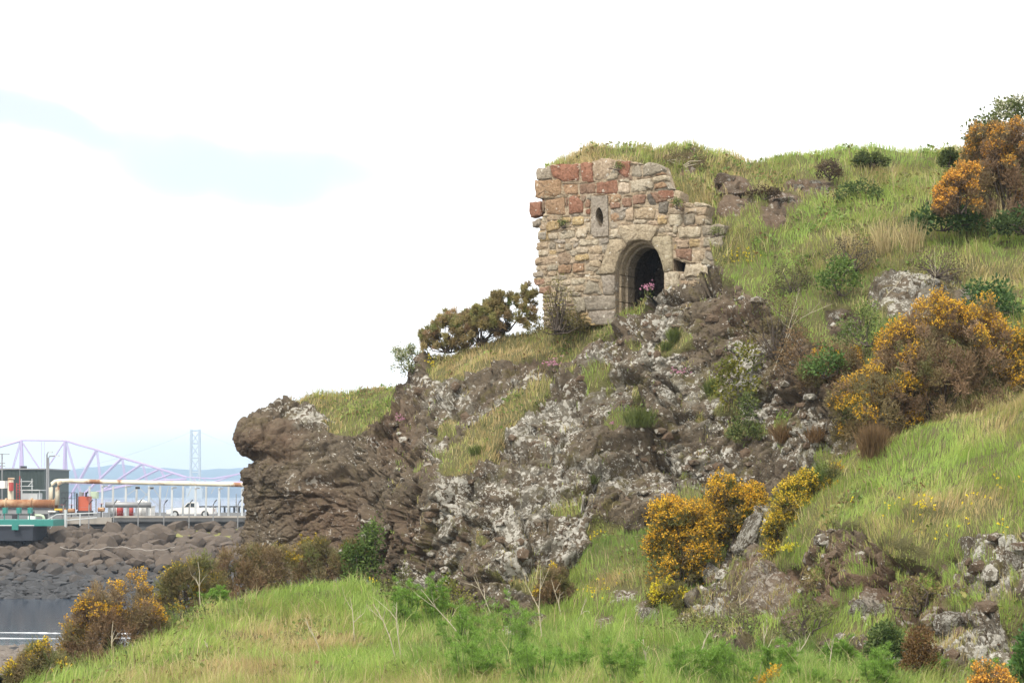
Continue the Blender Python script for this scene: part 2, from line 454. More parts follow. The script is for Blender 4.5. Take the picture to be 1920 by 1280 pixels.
def sheet(name, s0, s1, ns, nt, crest, foot, depth, masks, back=(24, 9.0, 3.0), warp=None, rock_amp=1.0, hum=0.10, seed=0):
    s = np.concatenate([np.linspace(s0, s1, ns), np.linspace(s1, 2900, 34)[1:]])
    if warp is not None: s = np.concatenate([np.linspace(s0, 455, 70), np.linspace(455, 500, 45)[1:], np.linspace(500, 684, 78)[1:], np.linspace(684, 748, 110)[1:], np.linspace(748, 1620, 420)[1:], np.linspace(1620, s1, 110)[1:], np.linspace(s1, 2900, 34)[1:]])
    f = rbf(depth)
    nb, blen, bdrop = back
    t = np.linspace(0, 1, nt)
    PYf = interp(foot, s)[None] + (interp(crest, s) - interp(foot, s))[None] * t[:, None]
    PXf = np.repeat(s[None], nt, 0)
    PX2, dd = PXf, f(np.minimum(PXf, s1), PYf)
    if warp is not None: PX2, dd = warp(PXf, PYf, dd)
    P = AT(PX2, PYf, dd)
    q = (np.arange(1, nb + 1) / nb) ** 1.3
    C = P[-1]; T = P[-1] - P[-3]
    slope = np.clip(T[:, 2] / np.maximum(np.abs(T[:, 1]), 0.02), 0, 1.0)
    yb = C[None, :, 1] + blen * q[:, None]
    zb = C[None, :, 2] + slope[None] * 0.8 * (1 - np.exp(-q * blen / 0.8))[:, None] * 0.25 - bdrop * (q ** 1.7)[:, None]
    Bk = np.stack([np.repeat(C[None, :, 0], nb, 0), yb, zb], -1)
    P = np.concatenate([P, Bk], 0)
    PX = np.concatenate([PXf, np.repeat(s[None], nb, 0)]); PY = np.concatenate([PYf, np.repeat(PYf[-1:], nb, 0)])
    # ragged mask edges
    wx = 14 * fbm(P, 1.1, 3, seed + 50) + 7 * fbm(P, 4.0, 2, seed + 53); wy = 14 * fbm(P, 1.1, 3, seed + 51) + 7 * fbm(P, 4.0, 2, seed + 54)
    mk = masks(PX + wx, PY + wy, P)
    g = mk['grass']
    N = normals(P)
    gb = g
    for _ in range(3):
        q = np.pad(gb, 2, mode='edge'); gb = (q[:-4, 2:-2] + q[4:, 2:-2] + q[2:-2, :-4] + q[2:-2, 4:] + q[1:-3, 2:-2] + q[3:-1, 2:-2] + q[2:-2, 1:-3] + q[2:-2, 3:-1] + gb) / 9.0
    rock = (1 - sstep(0.1, 0.9, gb)) * (1 - 0.15 * mk.get('earth', np.zeros(g.shape)))
    d = rock * rock_amp * rock_disp(P, seed, mk.get('amp', 1.0), mk.get('ang', 24.0)) + (1 - rock) * (hum * 2.2 * fbm(P, 0.8, 3, seed + 60) + hum * 0.8 * fbm(P, 3.1, 2, seed + 61) - (0.10 if name == 'rocky_cliff' else 0.03))
    d = d + mk.get('push', 0)
    P = P + N * d[..., None]
    nr, nc = PX.shape
    idx = np.arange(nr * nc).reshape(nr, nc)
    Fq = np.stack([idx[:-1, :-1], idx[:-1, 1:], idx[1:, 1:], idx[1:, :-1]], -1).reshape(-1, 4)
    ex = {k: mk.get(k, np.zeros(g.shape)) for k in ('grass', 'earth', 'lichen', 'red', 'moss')}
    me = np_mesh(name, P.reshape(-1, 3), Fq, M['rock'], smooth=True, extra=ex)
    o = add(name, me); tag(o, kind='structure')
    SHEETS[name] = dict(P=P, PX=PX2 if warp is None else np.concatenate([PX2, np.repeat(PX2[-1:], nb, 0)]), PY=PY, mk=mk, nt=nt, N=N)
    if warp is None: SHEETS[name]['PX'] = PX
    return o
def ground(name, px, py):
    """point of the finished terrain sheet seen at a pixel of the photograph"""
    S = SHEETS[name]; nt = S['nt']
    P = S['P'][:nt]
    u = P[..., 0] / P[..., 1] * FOC
    # exact reprojection of the displaced surface
    fy = P[..., 1] * CP + (P[..., 2] - EYE) * SP_
    v = (-P[..., 1] * SP_ + (P[..., 2] - EYE) * CP) / fy
    ux = P[..., 0] / fy * FOC + 960; vy = 640 - v * FOC
    k = np.argmin((ux - px) ** 2 + (vy - py) ** 2)
    return Vector(P.reshape(-1, 3)[k].tolist())

# ---- the headland cliff with the ledge the ruin stands on
PXL = [(745, 462), (785, 462), (792, 460), (805, 455), (816, 450), (828, 450), (839, 453), (850, 465), (857, 477), (870, 477), (879, 464), (886, 459), (899, 460), (908, 470), (929, 468), (951, 471), (979, 473), (1005, 464), (1030, 462), (1080, 470), (1200, 480)]
def warpA(PX, PY, d):
    e = interp(PXL, PY) - 462.0
    k = PX - 455.0
    px = PX + e * np.exp(-np.maximum(k, 0) / 45.0)
    px = np.where(k < 0, 455 + e + 7 - k * 0.7, px)
    d = d + np.where(k >= 0, 1.6 * np.exp(-np.maximum(k, 0) / 14.0), 1.6 + 8.0 * (np.maximum(-k, 0) / 60.0) ** 0.8)
    return px, d
crestA = [(395, 786), (455, 790), (466, 783), (496, 767), (538, 749), (556, 744), (600, 732), (640, 735), (700, 729), (755, 718), (772, 692), (790, 676), (830, 660), (900, 640), (960, 624), (1000, 616), (1090, 602), (1160, 588), (1195, 570), (1212, 562), (1240, 550), (1290, 535), (1340, 512), (1370, 480), (1420, 455), (1560, 470), (1700, 470), (1920, 450), (2150, 440)]
footA = [(395, 1090), (470, 1080), (600, 1075), (690, 1080), (712, 1150), (760, 1190), (860, 1215), (960, 1220), (1060, 1170), (1160, 1060), (1230, 1010), (1340, 1000), (1440, 990), (1560, 930), (1700, 880), (1920, 840), (2150, 830)]
depthA = [(460, 1050, 48.6), (460, 950, 48.9), (462, 820, 48.6), (470, 790, 49.6), (500, 870, 48.7), (540, 752, 50.8), (560, 900, 48.1), (570, 1040, 47.5), (600, 800, 49.3), (610, 725, 51.2), (640, 900, 47.4), (640, 1040, 46.6), (690, 900, 46.7), (690, 760, 49.0), (690, 1040, 45.8), (700, 720, 51), (750, 715, 50.6), (770, 740, 48.0),
          (716, 930, 45.4), (716, 1040, 44.4), (740, 960, 43.9), (745, 1060, 43.0), (800, 920, 42.6), (860, 900, 41.7), (900, 960, 40.6), (900, 1040, 39.7), (960, 1120, 38.4), (820, 1010, 41.6), (800, 1130, 40.8), (1060, 1000, 39.6), (1060, 1120, 38.2),
          (790, 690, 48.6), (830, 655, 49.6), (800, 760, 46.2), (780, 850, 45.0), (850, 870, 42.6), (830, 800, 44.8), (900, 800, 43.6), (900, 720, 45.6), (900, 690, 46.2), (900, 634, 48.8), (1000, 735, 44.2), (1000, 690, 45.2), (1000, 610, 48.0), (980, 840, 42.0), (1050, 900, 40.8), (1100, 660, 44.8), (1095, 597, 46.0), (1180, 575, 44.9),
          (1150, 760, 42.6), (1150, 850, 41.4), (1150, 940, 40.2), (1170, 1010, 39.4), (1215, 560, 44.0), (1250, 535, 43.9), (1250, 640, 42.8), (1250, 800, 41.2), (1250, 960, 39.7), (1340, 505, 43.6), (1360, 560, 42.4), (1350, 700, 41.4), (1350, 850, 40.0), (1440, 470, 43.6), (1440, 560, 41.6), (1440, 700, 40.2), (1440, 850, 38.9),
          (1540, 480, 42.8), (1540, 600, 40.4), (1540, 720, 38.8), (1540, 860, 37.5), (1700, 480, 42.2), (1690, 560, 39.8), (1700, 640, 38.5), (1700, 800, 36.2), (1850, 470, 41.6), (1850, 600, 38.2), (1850, 760, 35.4), (1960, 460, 41), (1960, 700, 36), (2150, 500, 39), (2150, 800, 34)]
def masksA(PX, PY, P):
    g = np.zeros(PX.shape)
    for poly in ([(535, 752), (560, 735), (600, 700), (700, 700), (770, 690), (762, 738), (735, 765), (680, 785), (640, 790), (610, 770), (575, 755)],
                 [(795, 700), (810, 660), (830, 630), (1000, 585), (1215, 555), (1205, 575), (1180, 598), (1150, 622), (1090, 648), (1030, 664), (960, 680), (880, 700), (830, 712)],
                 [(815, 880), (822, 850), (880, 795), (960, 742), (1010, 712), (1035, 716), (1015, 750), (965, 790), (930, 820), (915, 850), (880, 885), (840, 892)],
                 [(1345, 515), (1370, 470), (1420, 440), (2200, 400), (2200, 900), (1900, 840), (1700, 880), (1600, 830), (1590, 740), (1560, 690), (1520, 640), (1470, 600), (1410, 555)],
                 [(600, 785), (660, 778), (690, 800), (640, 812)], [(1120, 790), (1150, 765), (1200, 770), (1205, 800), (1150, 806)]):
        g = np.maximum(g, in_poly(PX, PY, poly) * 1.0)
    g = np.maximum(g, blob(PX, PY, [(1240, 650, 16, 14), (1267, 630, 18, 22), (835, 800, 22, 14), (1110, 690, 30, 16, -25), (1060, 655, 26, 12, -20), (1185, 640, 16, 8), (1390, 800, 40, 20), (1460, 790, 24, 18), (1350, 760, 24, 12), (1200, 735, 16, 9), (1010, 1090, 40, 24), (1130, 1000, 36, 26), (1330, 720, 12, 16), (1545, 860, 22, 14), (1290, 930, 30, 16), (905, 1015, 10, 12)]))
    up = np.zeros(PX.shape)
    b = fbm(P, 0.9, 4, 401); c = fbm(P, 3.0, 3, 404)
    g = np.clip(g + (0.85 * sstep(0.34, 0.56, 0.6 * b + 0.5 * c)) * (PX > 760), 0, 1)
    moss = np.clip(0.35 + 0.5 * sstep(720, 800, PX), 0, 1)
    g = g * (1 - blob(PX, PY, [(1690, 545, 70, 45), (1765, 545, 50, 38), (1575, 595, 40, 30), (760, 740, 26, 40)]))
    li = np.clip(0.05 + 0.78 * blob(PX, PY, [(1000, 960, 150, 110), (900, 960, 90, 120), (1060, 880, 120, 60), (1000, 780, 110, 75), (1230, 620, 50, 110), (1310, 740, 90, 60), (1400, 690, 60, 90), (1690, 545, 80, 60), (1765, 545, 60, 50), (830, 740, 60, 40), (830, 850, 40, 40), (1250, 880, 160, 60), (600, 775, 60, 20), (1130, 700, 60, 60), (950, 1060, 60, 70), (1500, 830, 70, 60), (790, 1100, 50, 40)], 0.6)
                 + 0.10 * (PX < 740) - 0.2 * blob(PX, PY, [(500, 830, 60, 50), (1150, 920, 60, 60)], 0.6), 0, 1)
    red = blob(PX, PY, [(500, 830, 60, 45), (1385, 590, 50, 50), (760, 1000, 40, 50), (880, 1010, 18, 60, -20), (640, 990, 80, 40), (730, 800, 40, 60), (1560, 700, 40, 60)], 0.6) * 0.42
    earth = blob(PX, PY, [(1480, 690, 60, 60), (745, 800, 28, 70, 20), (790, 870, 26, 24), (1560, 640, 50, 30), (600, 960, 90, 60), (1010, 670, 60, 18, -20), (1090, 640, 60, 16, -20)], 0.6) * 0.6
    push = 0.12 * blob(PX, PY, [(495, 815, 45, 30)], 0.5) - 0.18 * blob(PX, PY, [(500, 862, 60, 7)], 0.6) + 0.25 * blob(PX, PY, [(560, 900, 60, 30)], 0.6) - 0.35 * blob(PX, PY, [(650, 900, 60, 14, -10), (960, 930, 120, 10, -8), (1180, 830, 110, 8, -10), (1000, 1060, 60, 12, -30)], 0.6) + 0.25 * blob(PX, PY, [(1160, 812, 60, 22)], 0.5)
    amp = np.where(PX < 455, 0.22, 0.30 + 0.28 * sstep(455, 520, PX) + 0.42 * sstep(640, 780, PX)) * np.where(PX < 700, 0.85, 1.0)
    ang = -4 + 28 * sstep(640, 800, PX)
    return dict(grass=g, lichen=li, red=red, earth=earth * (1 - g), push=push * (1 - g), amp=amp, moss=moss, ang=ang)
sheet('rocky_cliff', 395, 2150, 740, 250, crestA, footA, depthA, masksA, back=(26, 10.0, 4.0), warp=warpA, rock_amp=0.72, seed=3)

# ---- the hilltop behind and above the ruin
crestB = [(1020, 309), (1045, 300), (1080, 284), (1115, 275), (1165, 282), (1230, 280), (1290, 276), (1350, 291), (1400, 299), (1500, 291), (1590, 284), (1640, 282), (1690, 290), (1740, 286), (1790, 280), (1860, 284), (1960, 286), (2200, 270)]
footB = [(1020, 318), (1060, 324), (1230, 332), (1258, 372), (1285, 400), (1322, 424), (1340, 500), (1370, 545), (1420, 560), (1600, 575), (1800, 570), (2200, 560)]
depthB = [(1030, 312, 46.45), (1100, 318, 45.95), (1200, 322, 45.35), (1045, 300, 46.9), (1110, 277, 47.1), (1200, 283, 46.8), (1290, 279, 46.9), (1255, 350, 45.15), (1290, 390, 44.85), (1330, 430, 44.35), (1350, 490, 43.8), (1360, 540, 43.2), (1300, 330, 45.8), (1360, 360, 45.2), (1400, 300, 47.6), (1400, 420, 44.0), (1420, 555, 42.9), (1550, 290, 48.6), (1520, 370, 45.6), (1550, 460, 42.9), (1560, 565, 41.8), (1700, 286, 49), (1700, 370, 45.2), (1700, 450, 42.4), (1700, 565, 40.8), (1850, 290, 48.6), (1850, 380, 44.5), (1850, 470, 41.0), (1850, 565, 39.9), (2000, 290, 48), (2000, 420, 42.6), (2000, 560, 39.2), (2200, 280, 47), (2200, 560, 38.6)]
def masksB(PX, PY, P):
    bare = blob(PX, PY, [(1372, 348, 34, 20), (1376, 385, 40, 18), (1470, 380, 34, 22), (1450, 410, 28, 14), (1530, 350, 34, 14), (1420, 355, 40, 8), (1555, 305, 26, 10), (1270, 295, 30, 5), (1490, 345, 22, 10), (1290, 318, 14, 7)], 0.4)
    g = 1 - 0.85 * bare
    return dict(grass=g, earth=bare * 0.8, lichen=0.4 * bare, red=bare * 0.2)
sheet('hilltop_slope', 1020, 2200, 400, 95, crestB, footB, depthB, masksB, back=(20, 8.0, 1.5), hum=0.11, rock_amp=0.5, seed=11)

# ---- the near bank on the right, turf above, broken earth and rock below
crestC = [(1270, 1175), (1300, 1135), (1330, 1082), (1355, 1042), (1400, 985), (1440, 944), (1480, 922), (1540, 878), (1580, 856), (1640, 826), (1700, 813), (1760, 803), (1850, 773), (1920, 734), (2150, 656)]
footC = [(1270, 1250), (1330, 1255), (1450, 1270), (1560, 1285), (1700, 1320), (1800, 1350), (1920, 1390), (2150, 1410)]
depthC = [(1290, 1150, 33.2), (1330, 1085, 35.2), (1400, 990, 36.8), (1440, 945, 37.2), (1540, 868, 35.6), (1640, 812, 35.0), (1760, 790, 34.3), (1900, 730, 34.0), (2150, 650, 33), (1330, 1200, 31.4), (1400, 1100, 33.6), (1430, 1010, 35.6), (1500, 950, 34.4), (1500, 1040, 32.4), (1500, 1180, 30.0), (1600, 900, 33.2), (1600, 990, 30.9), (1600, 1050, 30.2), (1600, 1150, 29.2), (1700, 880, 32.2), (1700, 970, 29.9), (1710, 1030, 29.0), (1710, 1060, 28.7), (1710, 1150, 28.0), (1700, 1270, 26.0), (1850, 830, 31.6), (1850, 930, 28.7), (1850, 1010, 27.4), (1850, 1100, 26.6), (1830, 1180, 25.9), (1830, 1300, 24.2), (1950, 800, 30.5), (1950, 1000, 26.6), (1950, 1200, 25.2), (2150, 1000, 25.5), (2150, 1380, 22)]
def masksC(PX, PY, P):
    g = in_poly(PX, PY, [(1425, 960), (1480, 890), (1560, 830), (1640, 780), (1760, 760), (1920, 690), (2200, 600), (2200, 1040), (1920, 1000), (1860, 1012), (1800, 1035), (1740, 1062), (1680, 1045), (1620, 1000), (1560, 1010), (1500, 1055), (1450, 1070), (1430, 1040)]) * 1.0
    g = np.maximum(g, blob(PX, PY, [(1800, 1130, 40, 16), (1660, 1190, 40, 30), (1560, 1170, 60, 30), (1400, 1180, 60, 30), (1900, 1150, 30, 20), (1540, 1080, 26, 14), (1610, 1065, 20, 12), (1730, 1100, 26, 12), (1590, 1115, 26, 14), (1330, 1170, 40, 20)]))
    g = g * (1 - blob(PX, PY, [(1405, 1010, 16, 60, 35), (1440, 960, 12, 30, 40), (1840, 1050, 40, 50)], 0.3))
    g = np.maximum(g, 0.9 * sstep(0.36, 0.54, fbm(P, 1.3, 4, 931) + 0.3 * fbm(P, 5, 2, 932)) * (PY > 1040))
    li = np.clip(0.22 + 0.72 * blob(PX, PY, [(1410, 1000, 40, 60, 30), (1345, 1075, 30, 30), (1340, 1150, 40, 40), (1840, 1065, 50, 70), (1830, 1190, 90, 50), (1620, 1140, 36, 24), (1900, 1060, 30, 60), (1440, 1110, 40, 40)], 0.6), 0, 1)
    earth = blob(PX, PY, [(1560, 1100, 130, 70), (1690, 1120, 90, 60), (1740, 1070, 60, 30), (1500, 1140, 60, 40), (1640, 1050, 60, 36), (1760, 1130, 80, 50), (1450, 1090, 60, 60)], 0.5) * 0.8
    red = blob(PX, PY, [(1600, 1110, 130, 80), (1700, 1150, 80, 50), (1440, 1060, 40, 60)], 0.6) * 0.7
    push = 0.12 * blob(PX, PY, [(1690, 1012, 60, 16, 20), (1600, 985, 60, 14)], 0.5) - 0.12 * blob(PX, PY, [(1680, 1062, 70, 18, 15)], 0.5) + 0.12 * blob(PX, PY, [(1745, 955, 50, 18)], 0.5)
    return dict(grass=g, lichen=li, red=red, earth=earth * (1 - g), push=push, moss=0.8 + 0 * g)
sheet('grassy_bank', 1270, 2150, 330, 170, crestC, footC, depthC, masksC, back=(16, 3.2, 1.6), hum=0.08, rock_amp=0.72, seed=23)

# ---- the meadow in front
crestD = [(-260, 1390), (-60, 1338), (0, 1318), (100, 1284), (200, 1244), (300, 1188), (400, 1138), (480, 1114), (560, 1102), (640, 1092), (720, 1100), (800, 1140), (900, 1168), (1000, 1170), (1060, 1110), (1110, 1022), (1160, 985), (1220, 955), (1290, 938), (1380, 935), (1445, 940), (1490, 990), (1530, 1205), (1600, 1215), (1750, 1265), (1920, 1290), (2150, 1320)]
footD = [(-260, 1800), (2150, 1800)]
depthD = [(-260, 1395, 30), (0, 1300, 31), (100, 1264, 32), (200, 1230, 33), (300, 1176, 34.5), (430, 1115, 37.5), (560, 1080, 40.2), (640, 1066, 41.2), (720, 1100, 40), (800, 1140, 38.0), (900, 1168, 36.2), (1000, 1170, 36), (1060, 1112, 37.8), (1110, 1025, 39.2), (1160, 988, 40.0), (1220, 957, 40.6), (1300, 940, 40.4), (1440, 945, 40.2), (1440, 1040, 38.6), (1400, 1100, 37.2), (1520, 1100, 37.0), (1420, 1185, 33.2), (1600, 1200, 30.2),
          (0, 1400, 24), (200, 1300, 28), (400, 1200, 31.5), (600, 1175, 33), (750, 1215, 30), (700, 1280, 25.8), (900, 1225, 30), (1000, 1280, 25), (1100, 1180, 32.6), (1200, 1100, 36), (1200, 1200, 31), (1250, 1280, 25.6), (1350, 1050, 38), (1350, 1180, 33), (1500, 1190, 31.5), (1500, 1260, 27), (1600, 1290, 25), (1750, 1300, 24.6), (1920, 1330, 22.6), (2150, 1330, 23), (2150, 1400, 19), (700, 1400, 19), (1400, 1400, 19), (-200, 1800, 9.5), (960, 1800, 9), (2150, 1800, 9)]
def masksD(PX, PY, P):
    bare = blob(PX, PY, [(735, 1100, 50, 22), (1215, 1150, 26, 24), (1280, 1165, 18, 22), (960, 1165, 24, 40), (1130, 1160, 24, 14), (1175, 1110, 40, 14)], 0.4)
    g = 1 - 0.8 * bare
    return dict(grass=g, lichen=bare * 0.6, earth=bare * 0.3, red=bare * 0.2)
sheet('meadow_slope', -260, 2150, 420, 150, crestD, footD, depthD, masksD, back=(16, 6.0, 3.0), hum=0.09, rock_amp=0.5, seed=31)

# ---------------------------------------------------------------- grass (real blades, one object per sheet: nobody could count it)
LIME = np.array([0.315, 0.425, 0.085]); GREEN = np.array([0.200, 0.300, 0.074]); DEEP = np.array([0.095, 0.160, 0.045])
TAN = np.array([0.460, 0.345, 0.165]); OLIVE = np.array([0.330, 0.300, 0.100]); BROWN = np.array([0.185, 0.110, 0.050]); STRAW = np.array([0.52, 0.43, 0.23])
def make_blades(B, hgt, lean, wid, col, name, label):
    """B (n,3) roots; hgt (n,), lean (n,3) horizontal tip offset as a share of height, wid (n,), col (n,3)"""
    n = len(B)
    a = rng.uniform(0, 2 * np.pi, n)
    side = np.stack([np.cos(a), 0.35 * np.sin(a), 0 * a], -1) * wid[:, None] * 0.5
    up = np.array([0, 0, 1.0])
    mid = B + up * (hgt * 0.55)[:, None] + lean * (hgt * 0.28)[:, None]
    tip = B + up * (hgt * (1 - 0.35 * np.minimum((lean ** 2).sum(-1), 1.2)))[:, None] + lean * hgt[:, None]
    B = B - up * 0.02
    V = np.stack([B - side, B + side, mid - side * 0.75, mid + side * 0.75, tip], 1).reshape(-1, 3)
    k = np.arange(n)[:, None] * 5
    quads = k + np.array([[0, 1, 3, 2]]); tris = k + np.array([[2, 3, 4]])
    c = np.repeat(col[:, None], 5, 1).reshape(-1, 3)
    me = bpy.data.meshes.new(name)
    me.vertices.add(len(V)); me.vertices.foreach_set('co', V.astype(np.float32).ravel())
    lv = np.concatenate([quads.ravel(), tris.ravel()]).astype(np.int32)
    me.loops.add(len(lv)); me.loops.foreach_set('vertex_index', lv)
    st = np.concatenate([np.arange(n) * 4, 4 * n + np.arange(n) * 3]).astype(np.int32)
    me.polygons.add(2 * n); me.polygons.foreach_set('loop_start', st)
    me.update(calc_edges=True)
    at_ = me.attributes.new('col', 'FLOAT_COLOR', 'POINT')
    cc = np.ones((len(V), 4), np.float32); cc[:, :3] = c
    at_.data.foreach_set('color', cc.ravel())
    me.materials.append(M['blade'])
    o = add(name, me); tag(o, label, 'grass', kind='stuff')
    return o
def sample(name, n, weight=None, rows=None, mask=None):
    S = SHEETS[name]; P = S['P']; g = S['mk']['grass'] if mask is None else mask
    r0, r1 = rows or (0, S['nt'] + 6)
    a = P[r0:r1 - 1, :-1]; b = P[r0:r1 - 1, 1:]; c = P[r0 + 1:r1, :-1]
    area = np.linalg.norm(np.cross(b - a, c - a), axis=-1)
    gg = g[r0:r1 - 1, :-1]
    w = area * sstep(0.45, 0.7, gg)
    d = a[..., 1]
    fy = a[..., 1] * CP + (a[..., 2] - EYE) * SP_; ux = a[..., 0] / fy * FOC + 960; vy = 640 - (-a[..., 1] * SP_ + (a[..., 2] - EYE) * CP) / fy * FOC
    w = w * (30.0 / d) ** 1.4 * (ux > -120) * (ux < 2300) * (vy < 1345) * np.where(ux > 1960, 0.6, 1.0)
    if weight is not None: w = w * weight(S['PX'][r0:r1 - 1, :-1], S['PY'][r0:r1 - 1, :-1], a)
    tot = w.sum()
    N = int(n * tot)
    cs = np.cumsum(w.ravel()) / tot
    k = np.searchsorted(cs, rng.random(N))
    k = np.minimum(k, w.size - 1)
    i, j = np.unravel_index(k, w.shape)
    u = rng.random(N)[:, None]; v = rng.random(N)[:, None]
    p = a[i, j] + (b[i, j] - a[i, j]) * u + (c[i, j] - a[i, j]) * v
    return p, S['PX'][r0:r1 - 1, :-1][i, j], S['PY'][r0:r1 - 1, :-1][i, j]
def mixv(a, b, t): return a + (b - a) * t[:, None]
def grass_on(name, obj_name, label, dens, hmean, tint, weight=None, hmod=None, mask=None):
    p, px, py = sample(name, dens, weight, mask=mask)
    n = len(p)
    k1 = fbm(p, 0.55, 3, 71); k2 = fbm(p, 2.2, 3, 77); k3 = rng.normal(0, 0.22, n)
    t_tan, t_deep, t_green = tint(px, py)
    col = mixv(np.repeat(LIME[None], n, 0), np.repeat(GREEN[None], n, 0), np.clip(t_green + 0.55 * k2 + k3, 0, 1))
    col = mixv(col, np.repeat(DEEP[None], n, 0), np.clip(t_deep + 0.8 * k1 + 0.5 * k2 - 0.45 + 0.5 * k3, 0, 0.85))
    tn = np.clip(t_tan + 0.95 * k1 - 0.5 * k2 + 1.0 * k3, 0, 1)
    tanc = mixv(np.repeat(OLIVE[None], n, 0), np.repeat(TAN[None], n, 0), np.clip(tn * 1.2 - 0.1 + k3, 0, 1))
    col = mixv(col, tanc, tn)
    straw = rng.random(n) < 0.025 + 0.07 * tn
    col[straw] = STRAW * rng.uniform(0.7, 1.1, straw.sum())[:, None]
    col *= rng.uniform(0.72, 1.22, n)[:, None]
    lump = 0.65 + 0.75 * sstep(-0.35, 0.6, fbm(p, 1.6, 3, 83) + 0.5 * fbm(p, 5, 2, 84))
    h = hmean * lump * rng.uniform(0.55, 1.35, n)
    h[straw] *= 1.5
    if hmod is not None: h *= hmod(px, py)
    la = 2 * np.pi * vnoise(p, 0.9, 91) * 2 + rng.normal(0, 0.7, n)
    lm = rng.uniform(0.15, 0.95, n)
    lean = np.stack([np.cos(la) * lm + 0.12, np.sin(la) * lm * 0.8, 0 * la], -1)
    wid = 0.00031 * p[:, 1] * rng.uniform(0.7, 1.3, n)
    return make_blades(p, h, lean, wid, col, obj_name, label)
def E(px, py, items): return blob(px, py, items, 0.7)
grass_on('meadow_slope', 'meadow_grass', 'long bright green meadow grass with straw coloured stalks in the foreground', 540, 0.245,
         lambda x, y: (-0.24 + 0.7 * E(x, y, [(420, 1290, 260, 40), (960, 1300, 300, 36), (560, 1190, 120, 40), (240, 1300, 120, 40), (1190, 1090, 60, 40), (1130, 1100, 60, 30)]), 0.05 + 0.5 * E(x, y, [(880, 1230, 130, 60), (1500, 1240, 200, 60), (1300, 1230, 80, 60), (1120, 1040, 50, 40)]), 0.40 + 0.4 * E(x, y, [(1170, 1010, 70, 60), (900, 1230, 160, 60), (1500, 1230, 300, 80)])),
         hmod=lambda x, y: 1.0 - 0.35 * E(x, y, [(1160, 1030, 90, 90)]))
grass_on('grassy_bank', 'bank_grass', 'lime green turf with tan patches on the near bank at right', 620, 0.17,
         lambda x, y: (-0.05 + 0.75 * E(x, y, [(1680, 1020, 150, 50), (1880, 780, 120, 60), (1780, 960, 120, 40), (1450, 1000, 30, 60), (1560, 1010, 50, 40)]), 0.02 + 0.5 * E(x, y, [(1560, 920, 60, 50), (1890, 950, 60, 40)]), 0.30 + 0 * x))
grass_on('hilltop_slope', 'hilltop_grass', 'olive and tan tussocky grass on the hilltop above the ruin', 640, 0.20,
         lambda x, y: (0.36 + 0.42 * E(x, y, [(1160, 290, 180, 40), (1430, 330, 120, 40), (1660, 480, 180, 60), (1460, 330, 80, 50), (1400, 480, 60, 40)]) - 0.3 * E(x, y, [(1480, 450, 120, 50), (1860, 460, 160, 60)]), 0.14 + 0.5 * E(x, y, [(1640, 330, 120, 50), (1560, 520, 80, 50), (1290, 360, 50, 30), (1350, 410, 50, 20)]), 0.35 + 0 * x))
grass_on('rocky_cliff', 'ledge_grass', 'tan and green grass growing along the cliff ledges', 560, 0.15,
         lambda x, y: (0.45 + 0.45 * E(x, y, [(920, 800, 140, 70, -35), (960, 670, 160, 40), (560, 750, 60, 20)]) - 0.45 * E(x, y, [(890, 845, 24, 20), (1130, 590, 100, 16), (1600, 560, 300, 100)]), 0.10 + 0.4 * E(x, y, [(1600, 560, 200, 100)]), 0.35 + 0 * x))

# ---- low broad leaved weeds and dark moss cushions in the turf
def weeds_on(name, obj_name, label, dens, size, seed):
    p, px, py = sample(name, dens)
    n0 = fbm(p, 0.9, 3, seed) + 0.5 * fbm(p, 3.2, 2, seed + 1)
    p = p[n0 > 0.22]; n = len(p); q = fbm(p, 0.6, 2, seed + 2)
    a = rng.uniform(0, 2 * np.pi, n); el = rng.uniform(0.1, 1.1, n)
    D = np.stack([np.cos(a) * np.cos(el), np.sin(a) * np.cos(el), np.sin(el)], -1)
    s = size * rng.uniform(0.5, 1.4, n); sd = np.stack([-np.sin(a), np.cos(a), 0 * a], -1) * (s * 0.42)[:, None]
    B = p + np.array([0, 0, 1.0]) * (rng.random(n) * 0.16)[:, None]
    V = np.stack([B, B + D * (s * 0.55)[:, None] - sd, B + D * s[:, None], B + D * (s * 0.55)[:, None] + sd], 1).reshape(-1, 3)
    k = np.arange(n)[:, None] * 4
    F = np.concatenate([k + np.array([[0, 1, 2]]), k + np.array([[0, 2, 3]])], 0)
    c = mixv(np.repeat(GREEN[None], n, 0), np.repeat(OLIVE[None], n, 0), np.clip(0.3 + q + rng.normal(0, 0.25, n), 0, 1)) * rng.uniform(0.45, 1.05, n)[:, None]
    br = rng.random(n) < 0.12; c[br] = BROWN
    o = add(obj_name, np_mesh(obj_name, V, F, M['blade'], cols=np.repeat(c, 4, 0))); tag(o, label, 'weeds', kind='stuff')
weeds_on('meadow_slope', 'meadow_weeds', 'patches of broad leaved weeds among the meadow grass', 110, 0.075, 601)
weeds_on('grassy_bank', 'bank_weeds', 'patches of dark weeds in the turf of the near bank', 150, 0.07, 611)
weeds_on('hilltop_slope', 'hilltop_weeds', 'patches of dark weeds and heath in the hilltop turf', 170, 0.09, 621)
weeds_on('rocky_cliff', 'ledge_weeds', 'small leafy weeds rooted on the cliff ledges', 200, 0.07, 631)

